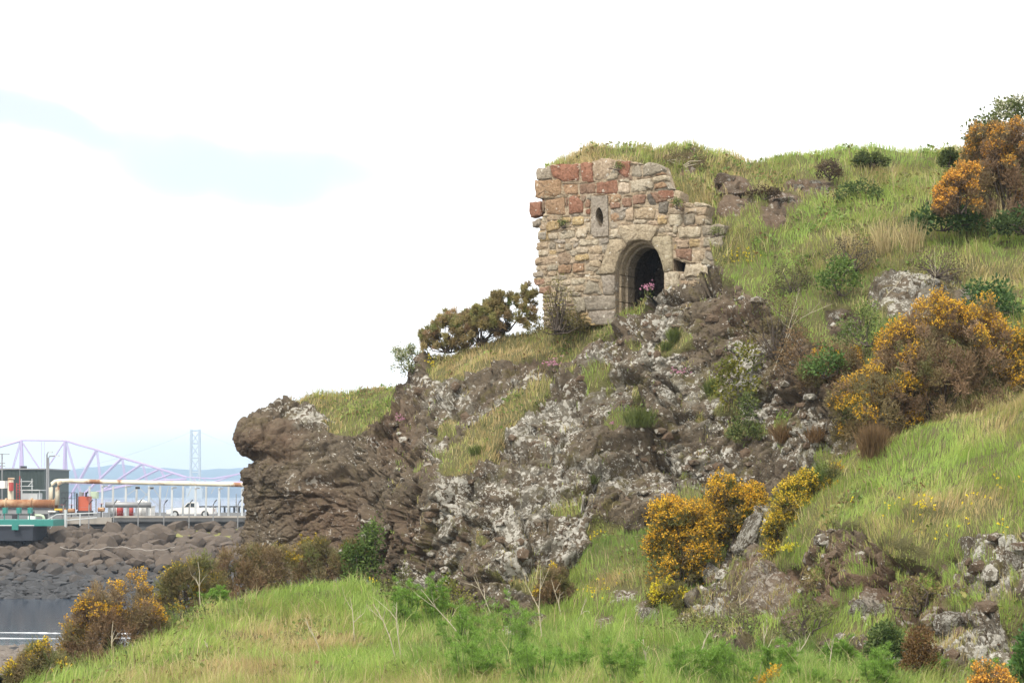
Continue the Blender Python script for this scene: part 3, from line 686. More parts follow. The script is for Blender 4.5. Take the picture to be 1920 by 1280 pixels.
# ---- thin tufts rooted in the joints of the rock and on the bare earth
S_ = SHEETS['rocky_cliff']; _k = fbm(S_['P'], 2.6, 3, 701) + 0.6 * fbm(S_['P'], 8.0, 2, 702)
grass_on('rocky_cliff', 'crevice_tufts', 'thin tufts of grass rooted in the joints of the cliff', 330, 0.085, lambda x, y: (0.45 + 0 * x, 0.15 + 0 * x, 0.4 + 0 * x), mask=(1 - S_['mk']['grass']) * (_k > 0.50) * (S_['PX'] > 740))
S_ = SHEETS['grassy_bank']; _k = fbm(S_['P'], 2.0, 3, 711) + 0.6 * fbm(S_['P'], 7.0, 2, 712)
grass_on('grassy_bank', 'earth_tufts', 'dry grass tufts straggling over the bare earth of the bank', 380, 0.12, lambda x, y: (0.62 + 0 * x, 0.05 + 0 * x, 0.4 + 0 * x), mask=(1 - S_['mk']['grass']) * (_k > 0.12))

# ---------------------------------------------------------------- the ruined chapel
WA = R(28)                                           # the front is turned towards the left, its right end nearer
W0 = at(1180, 450, 45.0)
WE = Vector((math.cos(WA), -math.sin(WA), 0)); WN = Vector((-math.sin(WA), -math.cos(WA), 0))
def z1(x, y): return 960 + x / 3.459, 250 + y / 3.459
def wall_uv(x, y):
    """traced point -> metres along and up the wall plane"""
    px, py = z1(x, y)
    r = at(px, py, 1.0) - Vector((0, 0, EYE)); o = Vector((0, 0, EYE))
    t = (W0 - o).dot(WN) / r.dot(WN)
    q = o + r * t - W0
    return q.dot(WE), q.z
def wall_pt(u, w, out=0.0): return W0 + WE * u + Vector((0, 0, w)) + WN * out
SC_ = {'R': (0.29, 0.118, 0.066), 'r': (0.29, 0.165, 0.105), 'O': (0.36, 0.225, 0.125), 'T': (0.43, 0.338, 0.232), 'G': (0.335, 0.295, 0.225), 'W': (0.52, 0.45, 0.34), 'Y': (0.47, 0.345, 0.17), 'D': (0.120, 0.105, 0.088), 'B': (0.27, 0.185, 0.125), 'S': (0.345, 0.305, 0.255), 'A': (0.45, 0.37, 0.255), 'K': (0.48, 0.40, 0.28)}
STONES = [
 ('G', [(162,232),(250,215),(262,300),(165,300)]), ('R', [(250,205),(432,200),(438,305),(340,315),(270,290)]), ('R', [(452,195),(520,192),(533,315),(456,318)]),
 ('T', [(525,185),(600,165),(660,170),(662,285),(560,308),(535,300)]), ('R', [(682,178),(775,185),(758,285),(720,275),(682,245)]), ('G', [(778,210),(842,208),(842,285),(775,282)]),
 ('G', [(850,200),(910,190),(965,200),(985,235),(960,258),(855,282)]),
 ('O', [(155,310),(318,305),(320,395),(240,420),(155,425)]), ('O', [(330,325),(430,318),(430,392),(335,403)]), ('r', [(440,335),(540,325),(544,390),(440,398)]), ('R', [(545,320),(682,302),(686,388),(548,392)]),
 ('W', [(700,295),(765,295),(760,318),(700,318)]), ('W', [(695,325),(765,322),(765,388),(695,390)]), ('W', [(770,310),(910,290),(915,365),(775,385)]), ('W', [(915,285),(1000,270),(1010,300),(918,322)]), ('O', [(920,328),(985,312),(1015,345),(925,366)]),
 ('R', [(112,445),(190,442),(195,530),(130,547),(115,520)]), ('B', [(194,440),(212,440),(210,510),(197,515)]), ('O', [(218,430),(340,415),(348,522),(222,528)]), ('R', [(370,410),(415,405),(455,440),(465,515),(368,522)]),
 ('r', [(472,435),(508,425),(508,480),(475,485)]), ('R', [(478,495),(510,490),(510,528),(480,525)]),
 ('W', [(640,408),(705,405),(705,442),(642,445)]), ('r', [(638,450),(705,450),(705,485),(640,488)]), ('r', [(715,425),(778,418),(780,475),(715,478)]), ('r', [(785,405),(866,395),(866,455),(790,465)]),
 ('D', [(872,395),(925,388),(940,470),(905,465),(880,450)]), ('R', [(944,372),(1048,362),(1048,420),(950,428)]), ('T', [(1054,368),(1095,370),(1092,435),(1054,430)]), ('D', [(950,450),(1018,442),(1010,518),(955,520)]),
 ('O', [(640,525),(705,510),(705,570),(645,578)]), ('T', [(735,495),(788,480),(790,565),(735,570)]), ('T', [(795,485),(930,480),(925,560),(835,555),(795,550)]), ('Y', [(945,530),(1005,530),(1005,590),(945,592)]),
 ('B', [(1062,450),(1115,445),(1120,500),(1065,505)]), ('W', [(1182,445),(1275,460),(1270,475),(1187,476)]), ('T', [(1125,450),(1178,450),(1178,480),(1125,482)]), ('W', [(1020,525),(1105,520),(1105,595),(1025,600)]),
 ('G', [(1115,530),(1185,520),(1190,590),(1120,600)]), ('T', [(1195,545),(1250,530),(1250,590),(1200,595)]), ('G', [(1255,550),(1272,590),(1254,592)]), ('T', [(1127,490),(1230,482),(1240,520),(1190,516),(1128,522)]),
 ('W', [(1080,612),(1225,605),(1228,675),(1082,678)]), ('G', [(1232,600),(1340,588),(1390,600),(1380,655),(1240,660)]), ('G', [(1240,680),(1365,668),(1368,745),(1240,735)]), ('Y', [(1152,688),(1222,685),(1222,740),(1155,743)]),
 ('T', [(1070,695),(1148,690),(1148,743),(1072,748)]), ('r', [(1060,752),(1165,747),(1168,830),(1060,805)]), ('T', [(1172,760),(1240,760),(1245,830),(1175,835)]), ('S', [(1250,765),(1310,752),(1345,775),(1340,820),(1280,825),(1255,805)]),
 ('W', [(1125,850),(1240,845),(1300,875),(1290,930),(1118,925)]), ('W', [(987,905),(1085,898),(1085,1000),(987,1000)]),
 ('G', [(390,1060),(470,1060),(485,1150),(420,1165)]), ('G', [(500,952),(560,975),(588,1040),(460,1045)]), ('W', [(500,925),(580,922),(580,945),(520,945)]),
 ('Y', [(395,545),(465,540),(468,590),(390,600)]), ('Y', [(225,575),(310,565),(310,625),(232,640)]), ('W', [(302,640),(405,620),(408,670),(320,695)]), ('W', [(240,650),(298,645),(298,688),(240,690)]), ('W', [(420,625),(495,610),(490,670),(420,685)]),
 ('S', [(128,575),(185,550),(190,595),(135,612)]), ('S', [(165,640),(225,635),(225,690),(168,690)]), ('W', [(418,738),(495,735),(495,775),(420,778)]), ('B', [(305,780),(345,765),(385,790),(382,840),(330,855),(302,840)]),
 ('Y', [(412,790),(500,785),(500,825),(412,832)]), ('T', [(160,710),(240,700),(235,745),(160,760)]), ('T', [(155,810),(295,790),(298,845),(148,858)]), ('O', [(395,850),(470,840),(468,895),(395,905)]), ('O', [(305,862),(388,852),(386,905),(300,915)]),
 ('W', [(380,945),(480,935),(470,975),(390,985)]), ('T', [(505,820),(585,800),(575,870),(500,860)]), ('W', [(640,625),(690,620),(690,670),(640,680)]), ('S', [(135,905),(200,890),(205,930),(140,935)]), ('r', [(140,950),(215,940),(215,985),(150,985)]), ('r', [(175,1000),(250,990),(255,1040),(180,1045)]),
 ('W', [(1045,600),(1075,600),(1075,650),(1050,655)]), ('T', [(500,735),(590,728),(586,778),(500,782)]), ('S', [(575,690),(628,676),(628,712),(580,722)]), ('W', [(440,690),(560,684),(560,722),(440,728)])]
ARCH = [('K', [(690,600),(850,590),(955,608),(930,660),(905,703),(870,694),(830,690),(785,696),(745,718),(720,680),(700,650)]),
        ('A', [(912,672),(1040,665),(1045,890),(986,900),(972,835),(950,775),(910,712)]),
        ('A', [(635,690),(730,678),(742,722),(700,785),(680,850),(670,910),(575,915),(600,820)]),
        ('S', [(585,922),(670,920),(670,1045),(595,1050)]), ('S', [(475,1056),(670,1052),(670,1140),(490,1148)]), ('S', [(500,1155),(670,1148),(670,1240),(500,1240)])]
SLAB = [(520,410),(622,405),(630,665),(545,672),(518,650)]
SLIT = [(570,478),(584,496),(594,520),(598,550),(594,585),(585,615),(572,604),(560,580),(551,558),(548,535),(550,510),(558,492)]
DOOR = [(670,1240),(670,912),(680,850),(700,785),(742,724),(785,698),(830,692),(870,697),(910,716),(948,775),(971,835),(986,902),(986,1240)]
HOLE = [(1045,812),(1128,842),(1116,898),(1048,892)]
OUTLINE = [(162,232),(250,205),(520,190),(600,165),(775,182),(850,195),(965,195),(990,260),(1015,340),(1050,360),(1095,370),(1095,440),(1180,445),(1275,460),(1250,530),(1270,590),(1390,595),(1375,660),(1365,750),(1345,830),(1310,900),(1310,1000),(1090,1060),(1000,1240),(500,1250),(200,1250),(190,1040),(150,985),(138,930),(140,905),(160,880),(150,855),(165,830),(160,790),(175,765),(160,750),(170,700),(165,640),(178,615),(130,600),(190,548),(205,530),(200,430),(150,425),(160,310)]

ruin = empty('ruined_chapel', wall_pt(0, -1.6, 0))
tag(ruin, 'roofless ruined stone chapel front with round arched doorway and slit window', 'ruin')
def poly_area(p):
    return 0.5 * sum(p[i][0] * p[(i + 1) % len(p)][1] - p[(i + 1) % len(p)][0] * p[i][1] for i in range(len(p)))
def resample(p, step):
    out = []
    for i in range(len(p)):
        a = np.array(p[i]); b = np.array(p[(i + 1) % len(p)]); L = np.linalg.norm(b - a); k = max(1, int(round(L / step)))
        for q in range(k): out.append(a + (b - a) * q / k)
    return np.array(out)
def inset(p, d):
    n = len(p); q = []
    for i in range(n):
        a, b, c = p[i - 1], p[i], p[(i + 1) % n]
        e1 = (b - a) / max(np.linalg.norm(b - a), 1e-6); e2 = (c - b) / max(np.linalg.norm(c - b), 1e-6)
        m = np.array([-(e1 + e2)[1], (e1 + e2)[0]]); L = np.linalg.norm(m)
        m = m / L if L > 1e-6 else np.array([-e1[1], e1[0]])
        q.append(b + m * d)
    return np.array(q)
def stone_mesh(uv, color, proud, depth=0.22, bev=0.016, jit=0.013, step=0.075, base=0.0):
    p = np.array(uv, float)
    if poly_area(p) < 0: p = p[::-1]
    p = resample(p, step)
    sz = math.sqrt(abs(poly_area(p)))
    bev = min(bev, sz * 0.13)
    # round the corners, roughen the edge
    p = 0.80 * p + 0.10 * (np.roll(p, 1, 0) + np.roll(p, -1, 0))
    p = p + rng.normal(0, min(jit, sz * 0.04), p.shape)
    rings = [(p, base - depth), (p, base + proud - bev * 1.1), (inset(p, bev * 0.9), base + proud)]
    c2 = p.mean(0); n = len(p)
    r3 = c2 + (inset(p, bev) - c2) * 0.55
    V = []
    t = rng.normal(0, 0.07, 2)
    for q, o in rings: V += [wall_pt(a, b, o + (0 if o < base else ((a - c2[0]) * t[0] + (b - c2[1]) * t[1]) * 0.8 + rng.normal(0, 0.005))) for a, b in q]
    V += [wall_pt(a, b, base + proud + rng.normal(0.002, 0.009)) for a, b in r3]
    V.append(wall_pt(c2[0], c2[1], base + proud + rng.normal(0.003, 0.008)))
    F = []
    for k in range(3):
        for i in range(n):
            j = (i + 1) % n
            F.append((k * n + i, k * n + j, (k + 1) * n + j, (k + 1) * n + i))
    F += [(3 * n + i, 3 * n + (i + 1) % n, 4 * n) for i in range(n)]
    c = np.array(color) * rng.uniform(0.86, 1.12) * (1 + rng.normal(0, 0.012, 3))
    c = c * 1.06
    return np_mesh('stone', np.array([tuple(v) for v in V]), F, M['masonry'], cols=np.clip(c, 0.01, 0.85), smooth=True)
def uvp(poly): return [wall_uv(*q) for q in poly]
BIG = rng.random(999)
for i, (cc, poly) in enumerate(STONES):
    add('stone', stone_mesh(uvp(poly), SC_[cc], 0.012 + 0.045 * BIG[i]), ruin)
for cc, poly in ARCH:
    add('arch_stone', stone_mesh(uvp(poly), SC_[cc], 0.055, depth=0.20, bev=0.014, jit=0.003), ruin)
# window slab with its almond slit
su, ho = [Vector((*q, 0)) for q in uvp(SLAB)], [Vector((*q, 0)) for q in uvp(SLIT)]
def plate(loops, o0, o1, name, mat, color, parent):
    """flat plate with holes: loops[0] outer, the rest holes, from offset o0 (back) to o1 (front)"""
    flat = [v for lp in loops for v in lp]; n = len(flat)
    tri = tessellate_polygon(loops)
    V = [wall_pt(v.x, v.y, o1) for v in flat] + [wall_pt(v.x, v.y, o0) for v in flat]
    F = [tuple(t) for t in tri] + [tuple(i + n for i in reversed(t)) for t in tri]
    b = 0
    for lp in loops:
        m = len(lp)
        F += [(b + k, b + (k + 1) % m, b + n + (k + 1) % m, b + n + k) for k in range(m)]
        b += m
    me = np_mesh(name, np.array([tuple(v) for v in V]), F, mat, cols=np.array(color))
    bm = bmesh.new(); bm.from_mesh(me); bmesh.ops.recalc_face_normals(bm, faces=bm.faces); bm.to_mesh(me); bm.free()
    return add(name, me, parent)
o = plate([su, ho], -0.16, 0.05, 'window_slab', M['masonry'], SC_['S'], ruin); o['label'] = 'pale slab pierced by a pointed slit window'
# mortar core with the door and the window cut out
core = [Vector((*q, 0)) for q in inset(np.array(uvp(OUTLINE))[::-1] if poly_area(uvp(OUTLINE)) < 0 else np.array(uvp(OUTLINE)), 0.045)]
dl = [Vector((*q, 0)) for q in uvp(DOOR)]
bottom_w = min(v.y for v in core)
dl = [Vector((v.x, max(v.y, bottom_w + 0.05), 0)) for v in dl]
so = [Vector((v.x * 1.0, v.y, 0)) for v in ho]
hl = [Vector((*q, 0)) for q in uvp(HOLE)]
plate([core, dl, so, hl], -0.55, -0.003, 'mortar_core', M['masonry'], (0.45, 0.365, 0.26), ruin)
# rubble filling between the traced stones, found on a raster of the wall
GW, GH = 640, 560
gx, gy = np.meshgrid(np.arange(GW) * 2.25 + 90, np.arange(GH) * 2.0 + 150)
free = in_poly(gx, gy, OUTLINE)
def grow(mask, k):
    for _ in range(k):
        m = mask.copy()
        m[1:] |= mask[:-1]; m[:-1] |= mask[1:]; m[:, 1:] |= mask[:, :-1]; m[:, :-1] |= mask[:, 1:]
        mask = m
    return mask
occ = np.zeros(free.shape, bool)
for _, poly in STONES + ARCH: occ |= in_poly(gx, gy, poly)
for poly in (SLAB, DOOR, HOLE): occ |= in_poly(gx, gy, poly)
free &= ~grow(occ, 2)
seeds = []
yy = 160.0
while yy < 1240:
    hh = rng.uniform(24, 44); xx = 100 + rng.uniform(0, 50)
    while xx < 1400:
        ww = rng.uniform(30, 80)
        seeds.append((xx + ww / 2, yy + hh / 2 + rng.normal(0, 4))); xx += ww
    yy += hh
seeds = np.array([s for s in seeds if free[int(np.clip((s[1] - 150) / 2, 0, GH - 1)), int(np.clip((s[0] - 90) / 2.25, 0, GW - 1))]])
fy_, fx_ = np.nonzero(free)
pts = np.stack([gx[fy_, fx_], gy[fy_, fx_]], -1)
lab = np.argmin(((pts[:, None, 0] - seeds[None, :, 0]) * 0.62) ** 2 + (pts[:, None, 1] - seeds[None, :, 1]) ** 2, 1)
def hull(p):
    p = sorted(map(tuple, p))
    def half(q):
        h = []
        for a in q:
            while len(h) > 1 and (h[-1][0] - h[-2][0]) * (a[1] - h[-2][1]) - (h[-1][1] - h[-2][1]) * (a[0] - h[-2][0]) <= 0: h.pop()
            h.append(a)
        return h
    a, b = half(p), half(p[::-1]); return a[:-1] + b[:-1]
for k in range(len(seeds)):
    q = pts[lab == k]
    if len(q) < 40: continue
    c = q.mean(0)
    q = c + (q - c) * 0.95
    dist = np.abs(q - c)
    lim = np.percentile(dist, 92, axis=0); q = q[(dist <= lim + 1e-3).all(1)]
    if len(q) < 12: continue
    hp = hull(q)
    if len(hp) < 3: continue
    up_ = c[1] < 470
    cc = rng.choice(list('TTTWGBOr' if up_ else 'TTTTTWWWGGYS'))
    add('stone', stone_mesh(uvp(hp), SC_[cc], rng.uniform(0.004, 0.035), depth=0.15, bev=0.014, step=0.09), ruin)
# inner orders of the doorway: two more rings, each set further back
cu = sum(v.x for v in dl) / len(dl)
sp_u0, sp_w = wall_uv(670, 912); sp_u1, _ = wall_uv(986, 902)
cu = 0.5 * (sp_u0 + sp_u1); rad = 0.5 * (sp_u1 - sp_u0)
top_w = wall_uv(830, 692)[1]
def order_pts(k, n=18):
    """door outline scaled towards its axis by k metres"""
    a = [(sp_u0 + k, bottom_w + 0.1), (sp_u0 + k, sp_w)]
    for i in range(1, n):
        w = math.pi * i / n
        a.append((cu - (rad - k) * math.cos(w), sp_w + (top_w - sp_w - k) * math.sin(w)))
    return a + [(sp_u1 - k, sp_w), (sp_u1 - k, bottom_w + 0.1)]
def ring(k0, k1, o0, o1, cname, col):
    a, b = order_pts(k0), order_pts(k1); n = len(a)
    cuts = [0, 1, 6, 13, 18, n - 2, n - 1]
    for s_, e_ in zip(cuts[:-1], cuts[1:]):
        if e_ - s_ == 1 and s_ in (0, n - 2):          # jambs in two blocks
            segs = []
            for t0, t1 in ((0, 0.42), (0.42, 0.75), (0.75, 1)):
                L = lambda p, q, t: (p[0] + (q[0] - p[0]) * t, p[1] + (q[1] - p[1]) * t)
                segs.append(([L(a[s_], a[e_], t0), L(a[s_], a[e_], t1 - 0.012)], [L(b[s_], b[e_], t0), L(b[s_], b[e_], t1 - 0.012)]))
        else:
            segs = [(a[s_:e_ + 1], b[s_:e_ + 1])]
        for pa, pb in segs:
            m = len(pa); V = []
            for o in (o1, o0):
                V += [wall_pt(u, w, o) for u, w in pa] + [wall_pt(u, w, o) for u, w in pb]
            F = []
            for i in range(m - 1):
                F += [(i, i + 1, m + i + 1, m + i), (m + i, m + i + 1, 3 * m + i + 1, 3 * m + i), (2 * m + i + 1, 2 * m + i, 3 * m + i, 3 * m + i + 1), (i + 1, i, 2 * m + i, 2 * m + i + 1)]
            F += [(0, m, 3 * m, 2 * m), (m - 1, 3 * m - 1, 4 * m - 1, 2 * m - 1)]
            me = np_mesh(cname, np.array([tuple(v) for v in V]), F, M['masonry'], cols=np.array(col) * rng.uniform(0.9, 1.08))
            bm = bmesh.new(); bm.from_mesh(me); bmesh.ops.recalc_face_normals(bm, faces=bm.faces)
            bmesh.ops.bevel(bm, geom=[e for e in bm.edges if e.calc_face_angle(0) > 0.9], offset=0.012, segments=1, affect='EDGES')
            bm.to_mesh(me); bm.free()
            add(cname, me, ruin)
ring(-0.02, 0.06, -0.60, -0.20, 'arch_stone', SC_['A'])
ring(0.04, 0.12, -0.85, -0.44, 'arch_stone', (0.32, 0.27, 0.20))
# the barrel vaulted chamber behind
V = []; F = []
outl = order_pts(0.02, 14); m = len(outl)
for d_ in (-0.52, -2.6):
    V += [wall_pt(cu + (u - cu) * (1.25 if d_ > -1 else 1.25), w + (0.12 if w > sp_w else 0), d_) for u, w in outl]
F = [(i, i + 1, m + i + 1, m + i) for i in range(m - 1)] + [tuple(range(m, 2 * m)), (0, m, 2 * m - 1, m - 1)]
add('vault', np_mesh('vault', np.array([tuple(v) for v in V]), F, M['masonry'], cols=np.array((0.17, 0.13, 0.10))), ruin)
# left return wall and the hidden rear of the core
lu = min(v.x for v in core)
rw = MB()
c0 = [(lu + 0.16, -0.56), (lu + 0.62, -0.56), (lu + 0.62, -2.9), (lu + 0.16, -2.9)]
zt, zb = wall_uv(250, 260)[1], bottom_w
vv = [wall_pt(u, zb, o) for u, o in c0] + [wall_pt(u, zt, o) for u, o in c0]
rw._put([tuple(v) for v in vv], [(0, 1, 2, 3), (7, 6, 5, 4), (0, 4, 5, 1), (1, 5, 6, 2), (2, 6, 7, 3), (3, 7, 4, 0)])
me = np_mesh('side_wall', np.array(rw.v), rw.f, M['masonry'], cols=np.array(SC_['T']))
add('side_wall', me, ruin)

# ---------------------------------------------------------------- loose and outcropping rocks
def rock_mesh(seed, sub=3, planes=22, rough=0.05, name='rock', mat=None, lichen=0.5, red=0.1, earth=0.0):
    r = np.random.default_rng(seed)
    bm = bmesh.new(); bmesh.ops.create_icosphere(bm, subdivisions=sub, radius=1.0)
    D = np.array([v.co for v in bm.verts]); F = np.array([[v.index for v in f.verts] for f in bm.faces]); bm.free()
    n = r.normal(size=(planes, 3)); n /= np.linalg.norm(n, axis=1)[:, None]
    h = r.uniform(0.62, 0.95, planes)
    c = D @ n.T
    rad = np.min(np.where(c > 0.05, h / np.maximum(c, 0.05), 9), 1)
    P = D * np.minimum(rad, 1.15)[:, None]
    P = P + D * (rough * fbm(P + seed, 2.2, 4, seed))[:, None]
    ex = dict(lichen=np.full(len(P), lichen), red=np.full(len(P), red), earth=np.full(len(P), earth), grass=np.zeros(len(P)))
    return np_mesh(name, P, F, mat or M['rock'], smooth=False, extra=ex)
def put_rock(px, py, wpx, hpx, sheet_name, label, seed, lichen=0.5, red=0.1, rot=0.0, dep=0.7, cat='rock', sink=0.35):
    g = ground(sheet_name, px, py + hpx * 0.2)
    k = pxm(g.y)
    me = rock_mesh(seed, 4, 26, 0.07, 'rock', None, lichen, red)
    o = add('outcrop_rock', me)
    o.location = g + Vector((0, sink * wpx * k * 0.5, hpx * 0.2 * k))
    o.scale = (wpx * k * 0.55, wpx * k * 0.55 * dep, hpx * k * 0.58)
    o.rotation_euler = (0, R(rot), R(seed * 37 % 50 - 25))
    tag(o, label, cat)
    return o
# small stones washed out of the bare earth
_rd = np.random.default_rng(77)
for a in [(1362, 338, 50, 26, 'hilltop_slope', 'dark weathered rock at the upper left of the hilltop outcrop', 1, 0.3, 0.3), (1374, 362, 64, 26, 'hilltop_slope', 'crumbling brown rock in the middle of the hilltop outcrop right of the ruin', 2, 0.3, 0.4),
          (1380, 388, 70, 20, 'hilltop_slope', 'flat grey slab at the foot of the hilltop outcrop beside the ruin', 3, 0.5, 0.1), (1476, 376, 54, 26, 'hilltop_slope', 'pale flat topped rock jutting from the hilltop turf', 4, 0.6, 0.1),
          (1462, 402, 50, 22, 'hilltop_slope', 'brown layered rock below the pale flat topped one on the hilltop', 5, 0.2, 0.3), (1500, 349, 30, 14, 'hilltop_slope', 'small pale stone left of the three stones near the hill crest', 6, 0.7, 0.0),
          (1524, 344, 28, 12, 'hilltop_slope', 'small pale stone in the middle of three near the hill crest', 7, 0.8, 0.0), (1546, 352, 30, 13, 'hilltop_slope', 'small pale stone right of the three stones near the hill crest', 8, 0.7, 0.1),
          (1569, 369, 13, 16, 'hilltop_slope', 'little upright brown stone alone on the hilltop slope', 9, 0.1, 0.5), (1440, 352, 22, 8, 'hilltop_slope', 'thin brown stone half buried under the hilltop turf edge', 10, 0.2, 0.4),
          (1700, 560, 92, 48, 'rocky_cliff', 'white lichened outcrop above the large flowering gorse, left of a pair', 11, 1.0, 0.1), (1772, 556, 66, 46, 'rocky_cliff', 'white lichened outcrop above the large flowering gorse, right of a pair', 12, 1.0, 0.0),
          (1660, 575, 30, 30, 'rocky_cliff', 'small brown and white rock left of the lichened outcrops', 13, 0.5, 0.4), (1570, 595, 56, 40, 'rocky_cliff', 'grey lichened rock in the grass left of the lichened outcrops', 14, 0.8, 0.1),
          (1838, 1052, 84, 104, 'grassy_bank', 'large smooth grey boulder in the bank at the right', 15, 0.75, 0.0), (1800, 1180, 90, 62, 'grassy_bank', 'white crusted dark rock at the left of the lower right outcrop', 16, 1.0, 0.1),
          (1856, 1152, 64, 40, 'grassy_bank', 'white crusted rock at the top of the lower right outcrop', 17, 1.0, 0.1), (1868, 1200, 100, 64, 'grassy_bank', 'broad dark rock with white crust at the lower right corner', 18, 0.95, 0.1),
          (1905, 1062, 40, 60, 'grassy_bank', 'brown and white rock at the right edge beside the grey boulder', 19, 0.8, 0.3), (1614, 1148, 44, 40, 'grassy_bank', 'dark block with a white cap in the bare earth of the bank', 20, 0.9, 0.1),
          (1650, 1146, 40, 30, 'grassy_bank', 'small white capped rock right of the dark block in the earth', 21, 0.8, 0.2), (1700, 1172, 44, 40, 'grassy_bank', 'squared brown rock under the bank near the moss mound', 22, 0.3, 0.3),
          (1405, 1005, 46, 96, 'grassy_bank', 'long grey rock rib between the two orange gorse bushes', 23, 0.9, 0.0, 32), (1338, 1078, 44, 40, 'grassy_bank', 'white lichened rock at the foot of the centre gorse', 24, 1.0, 0.0),
          (1216, 1158, 48, 40, 'meadow_slope', 'pale lichened rock in the grass below the centre gorse', 25, 1.0, 0.0), (1278, 1166, 30, 36, 'meadow_slope', 'small pale rock right of the one below the centre gorse', 26, 0.9, 0.0),
          (770, 1105, 90, 44, 'meadow_slope', 'grey rock half hidden in scrub under the cliff prow', 27, 0.8, 0.0), (1010, 1172, 50, 40, 'meadow_slope', 'brown streaked rock at the foot of the cliff among stalks', 28, 0.7, 0.3),
          (880, 720, 26, 12, 'rocky_cliff', 'small brown stone lying below the ledge grass', 29, 0.2, 0.3), (320, 1276, 40, 14, 'meadow_slope', 'dark flat stone in the grass at the bottom left', 30, 0.1, 0.0)]:
    put_rock(*a, **({'sink': 0.75} if len(a) <= 9 else {}))

def stones_on(name, obj_name, label, mask, n, smin, smax, seed):
    p, px, py = sample(name, 1.0, mask=mask)
    rd = np.random.default_rng(seed)
    S_ = SHEETS[name]; P = S_['P'][:S_['nt']]; m = mask[:S_['nt']].ravel() > 0.5
    Q = P.reshape(-1, 3)[m]; V = []; F = []; b = 0; ex = []
    base = []
    for k in range(6):
        me = rock_mesh(500 + k, 1, 10, 0.05); v = np.zeros(len(me.vertices) * 3, np.float32); me.vertices.foreach_get('co', v); f = np.zeros(len(me.loops), np.int32); me.loops.foreach_get('vertex_index', f)
        base.append((v.reshape(-1, 3), f.reshape(-1, 3))); bpy.data.meshes.remove(me)
    for i in range(n):
        v, f = base[i % 6]; s = smin + (smax - smin) * rd.random() ** 3; a = rd.uniform(0, 6.28); c, q = math.cos(a), math.sin(a)
        w = v * s * np.array([rd.uniform(0.8, 1.5), rd.uniform(0.7, 1.2), rd.uniform(0.5, 1.0)]); w = np.stack([w[:, 0] * c - w[:, 1] * q, w[:, 0] * q + w[:, 1] * c, w[:, 2]], -1)
        V.append(w + Q[rd.integers(len(Q))]); F.append(f + b); b += len(v); ex.append(np.full(len(v), rd.random()))
    ex = np.concatenate(ex); z = np.zeros(len(ex))
    o = add(obj_name, np_mesh(obj_name, np.concatenate(V), np.concatenate(F), M['rock'], extra=dict(lichen=ex, red=(1 - ex) * 0.5, earth=(1 - ex) * 0.4, grass=z, moss=z))); tag(o, label, 'stones', kind='stuff')
S_ = SHEETS['grassy_bank']; stones_on('grassy_bank', 'earth_stones', 'small stones lying in the bare earth of the near bank', (S_['mk']['grass'] < 0.3) * 1.0, 420, 0.03, 0.20, 3)
S_ = SHEETS['rocky_cliff']; stones_on('rocky_cliff', 'cliff_rubble', 'small angular rubble lodged on the cliff face', (S_['mk']['grass'] < 0.3) * (S_['PX'] > 740) * (S_['PX'] < 1600) * 1.0, 700, 0.03, 0.17, 4)

# ---------------------------------------------------------------- shrubs, trees, flowers
def unit(v): return v / np.maximum(np.linalg.norm(v, axis=-1, keepdims=True), 1e-9)
def sph(r, n): return unit(r.normal(size=(n, 3)))
class Soup:
    """loose leaf-sized faces with colours, linked as one mesh"""
    def __init__(s): s.V = []; s.F = []; s.C = []; s.n = 0
    def tris(s, B, D, L, W, C, r):
        n = len(B)
        if n == 0: return s
        sd = unit(np.cross(D, sph(r, n))) * (W * 0.5)[:, None]
        V = np.stack([B - sd, B + sd, B + D * L[:, None]], 1).reshape(-1, 3)
        s.V.append(V); s.F.append(np.arange(3 * n).reshape(n, 3) + s.n); s.n += 3 * n; s.C.append(np.repeat(C, 3, 0)); return s
    def leaves(s, B, D, L, W, C, r):
        n = len(B)
        if n == 0: return s
        sd = unit(np.cross(D, sph(r, n))) * (W * 0.5)[:, None]; nn = unit(np.cross(D, sd)) * np.minimum(L * 0.12, W * 0.3)[:, None]
        M_ = B + D * (L * 0.5)[:, None] + nn
        V = np.stack([B, M_ - sd, B + D * L[:, None], M_ + sd], 1).reshape(-1, 3)
        k = np.arange(n)[:, None] * 4
        s.V.append(V); s.F.append((np.concatenate([k + np.array([[0, 1, 2]]), k + np.array([[0, 2, 3]])], 0)) + s.n); s.n += 4 * n; s.C.append(np.repeat(C, 4, 0)); return s
    def build(s, name, mat, parent):
        if not s.V: return None
        return add(name, np_mesh(name, np.concatenate(s.V), np.concatenate(s.F), mat, cols=np.clip(np.concatenate(s.C), 0.005, 0.9)), parent)
def branch(mb, p, d, L, r0, depth, rd, spread=0.6, up=0.15, segs=3, n=4, kids=(2, 3), tips=None):
    pts = [p]; rad = [r0]; q = p
    for k in range(segs):
        d = (d + Vector(rd.normal(0, 0.18, 3)) + Vector((0, 0, up * 0.3))).normalized()
        q = q + d * (L / segs); pts.append(q); rad.append(r0 * (1 - 0.45 * (k + 1) / segs))
    mb.tube(pts, rad, n, cap=False)
    if tips is not None and depth <= 1: tips += pts[1:]
    if depth > 0:
        for _ in range(rd.integers(kids[0], kids[1] + 1)):
            dd = (d + Vector(rd.normal(0, spread, 3)) + Vector((0, 0, up))).normalized()
            s_ = pts[rd.integers(1, len(pts))] if rd.random() < 0.4 else q
            branch(mb, s_, dd, L * rd.uniform(0.6, 0.85), rad[-1] * 0.8, depth - 1, rd, spread, up, segs, n, kids, tips)
ORANGE = np.array([0.70, 0.415, 0.036]); YELL = np.array([0.70, 0.50, 0.045]); RUST = np.array([0.56, 0.29, 0.045]); LEMON = np.array([0.62, 0.52, 0.035])
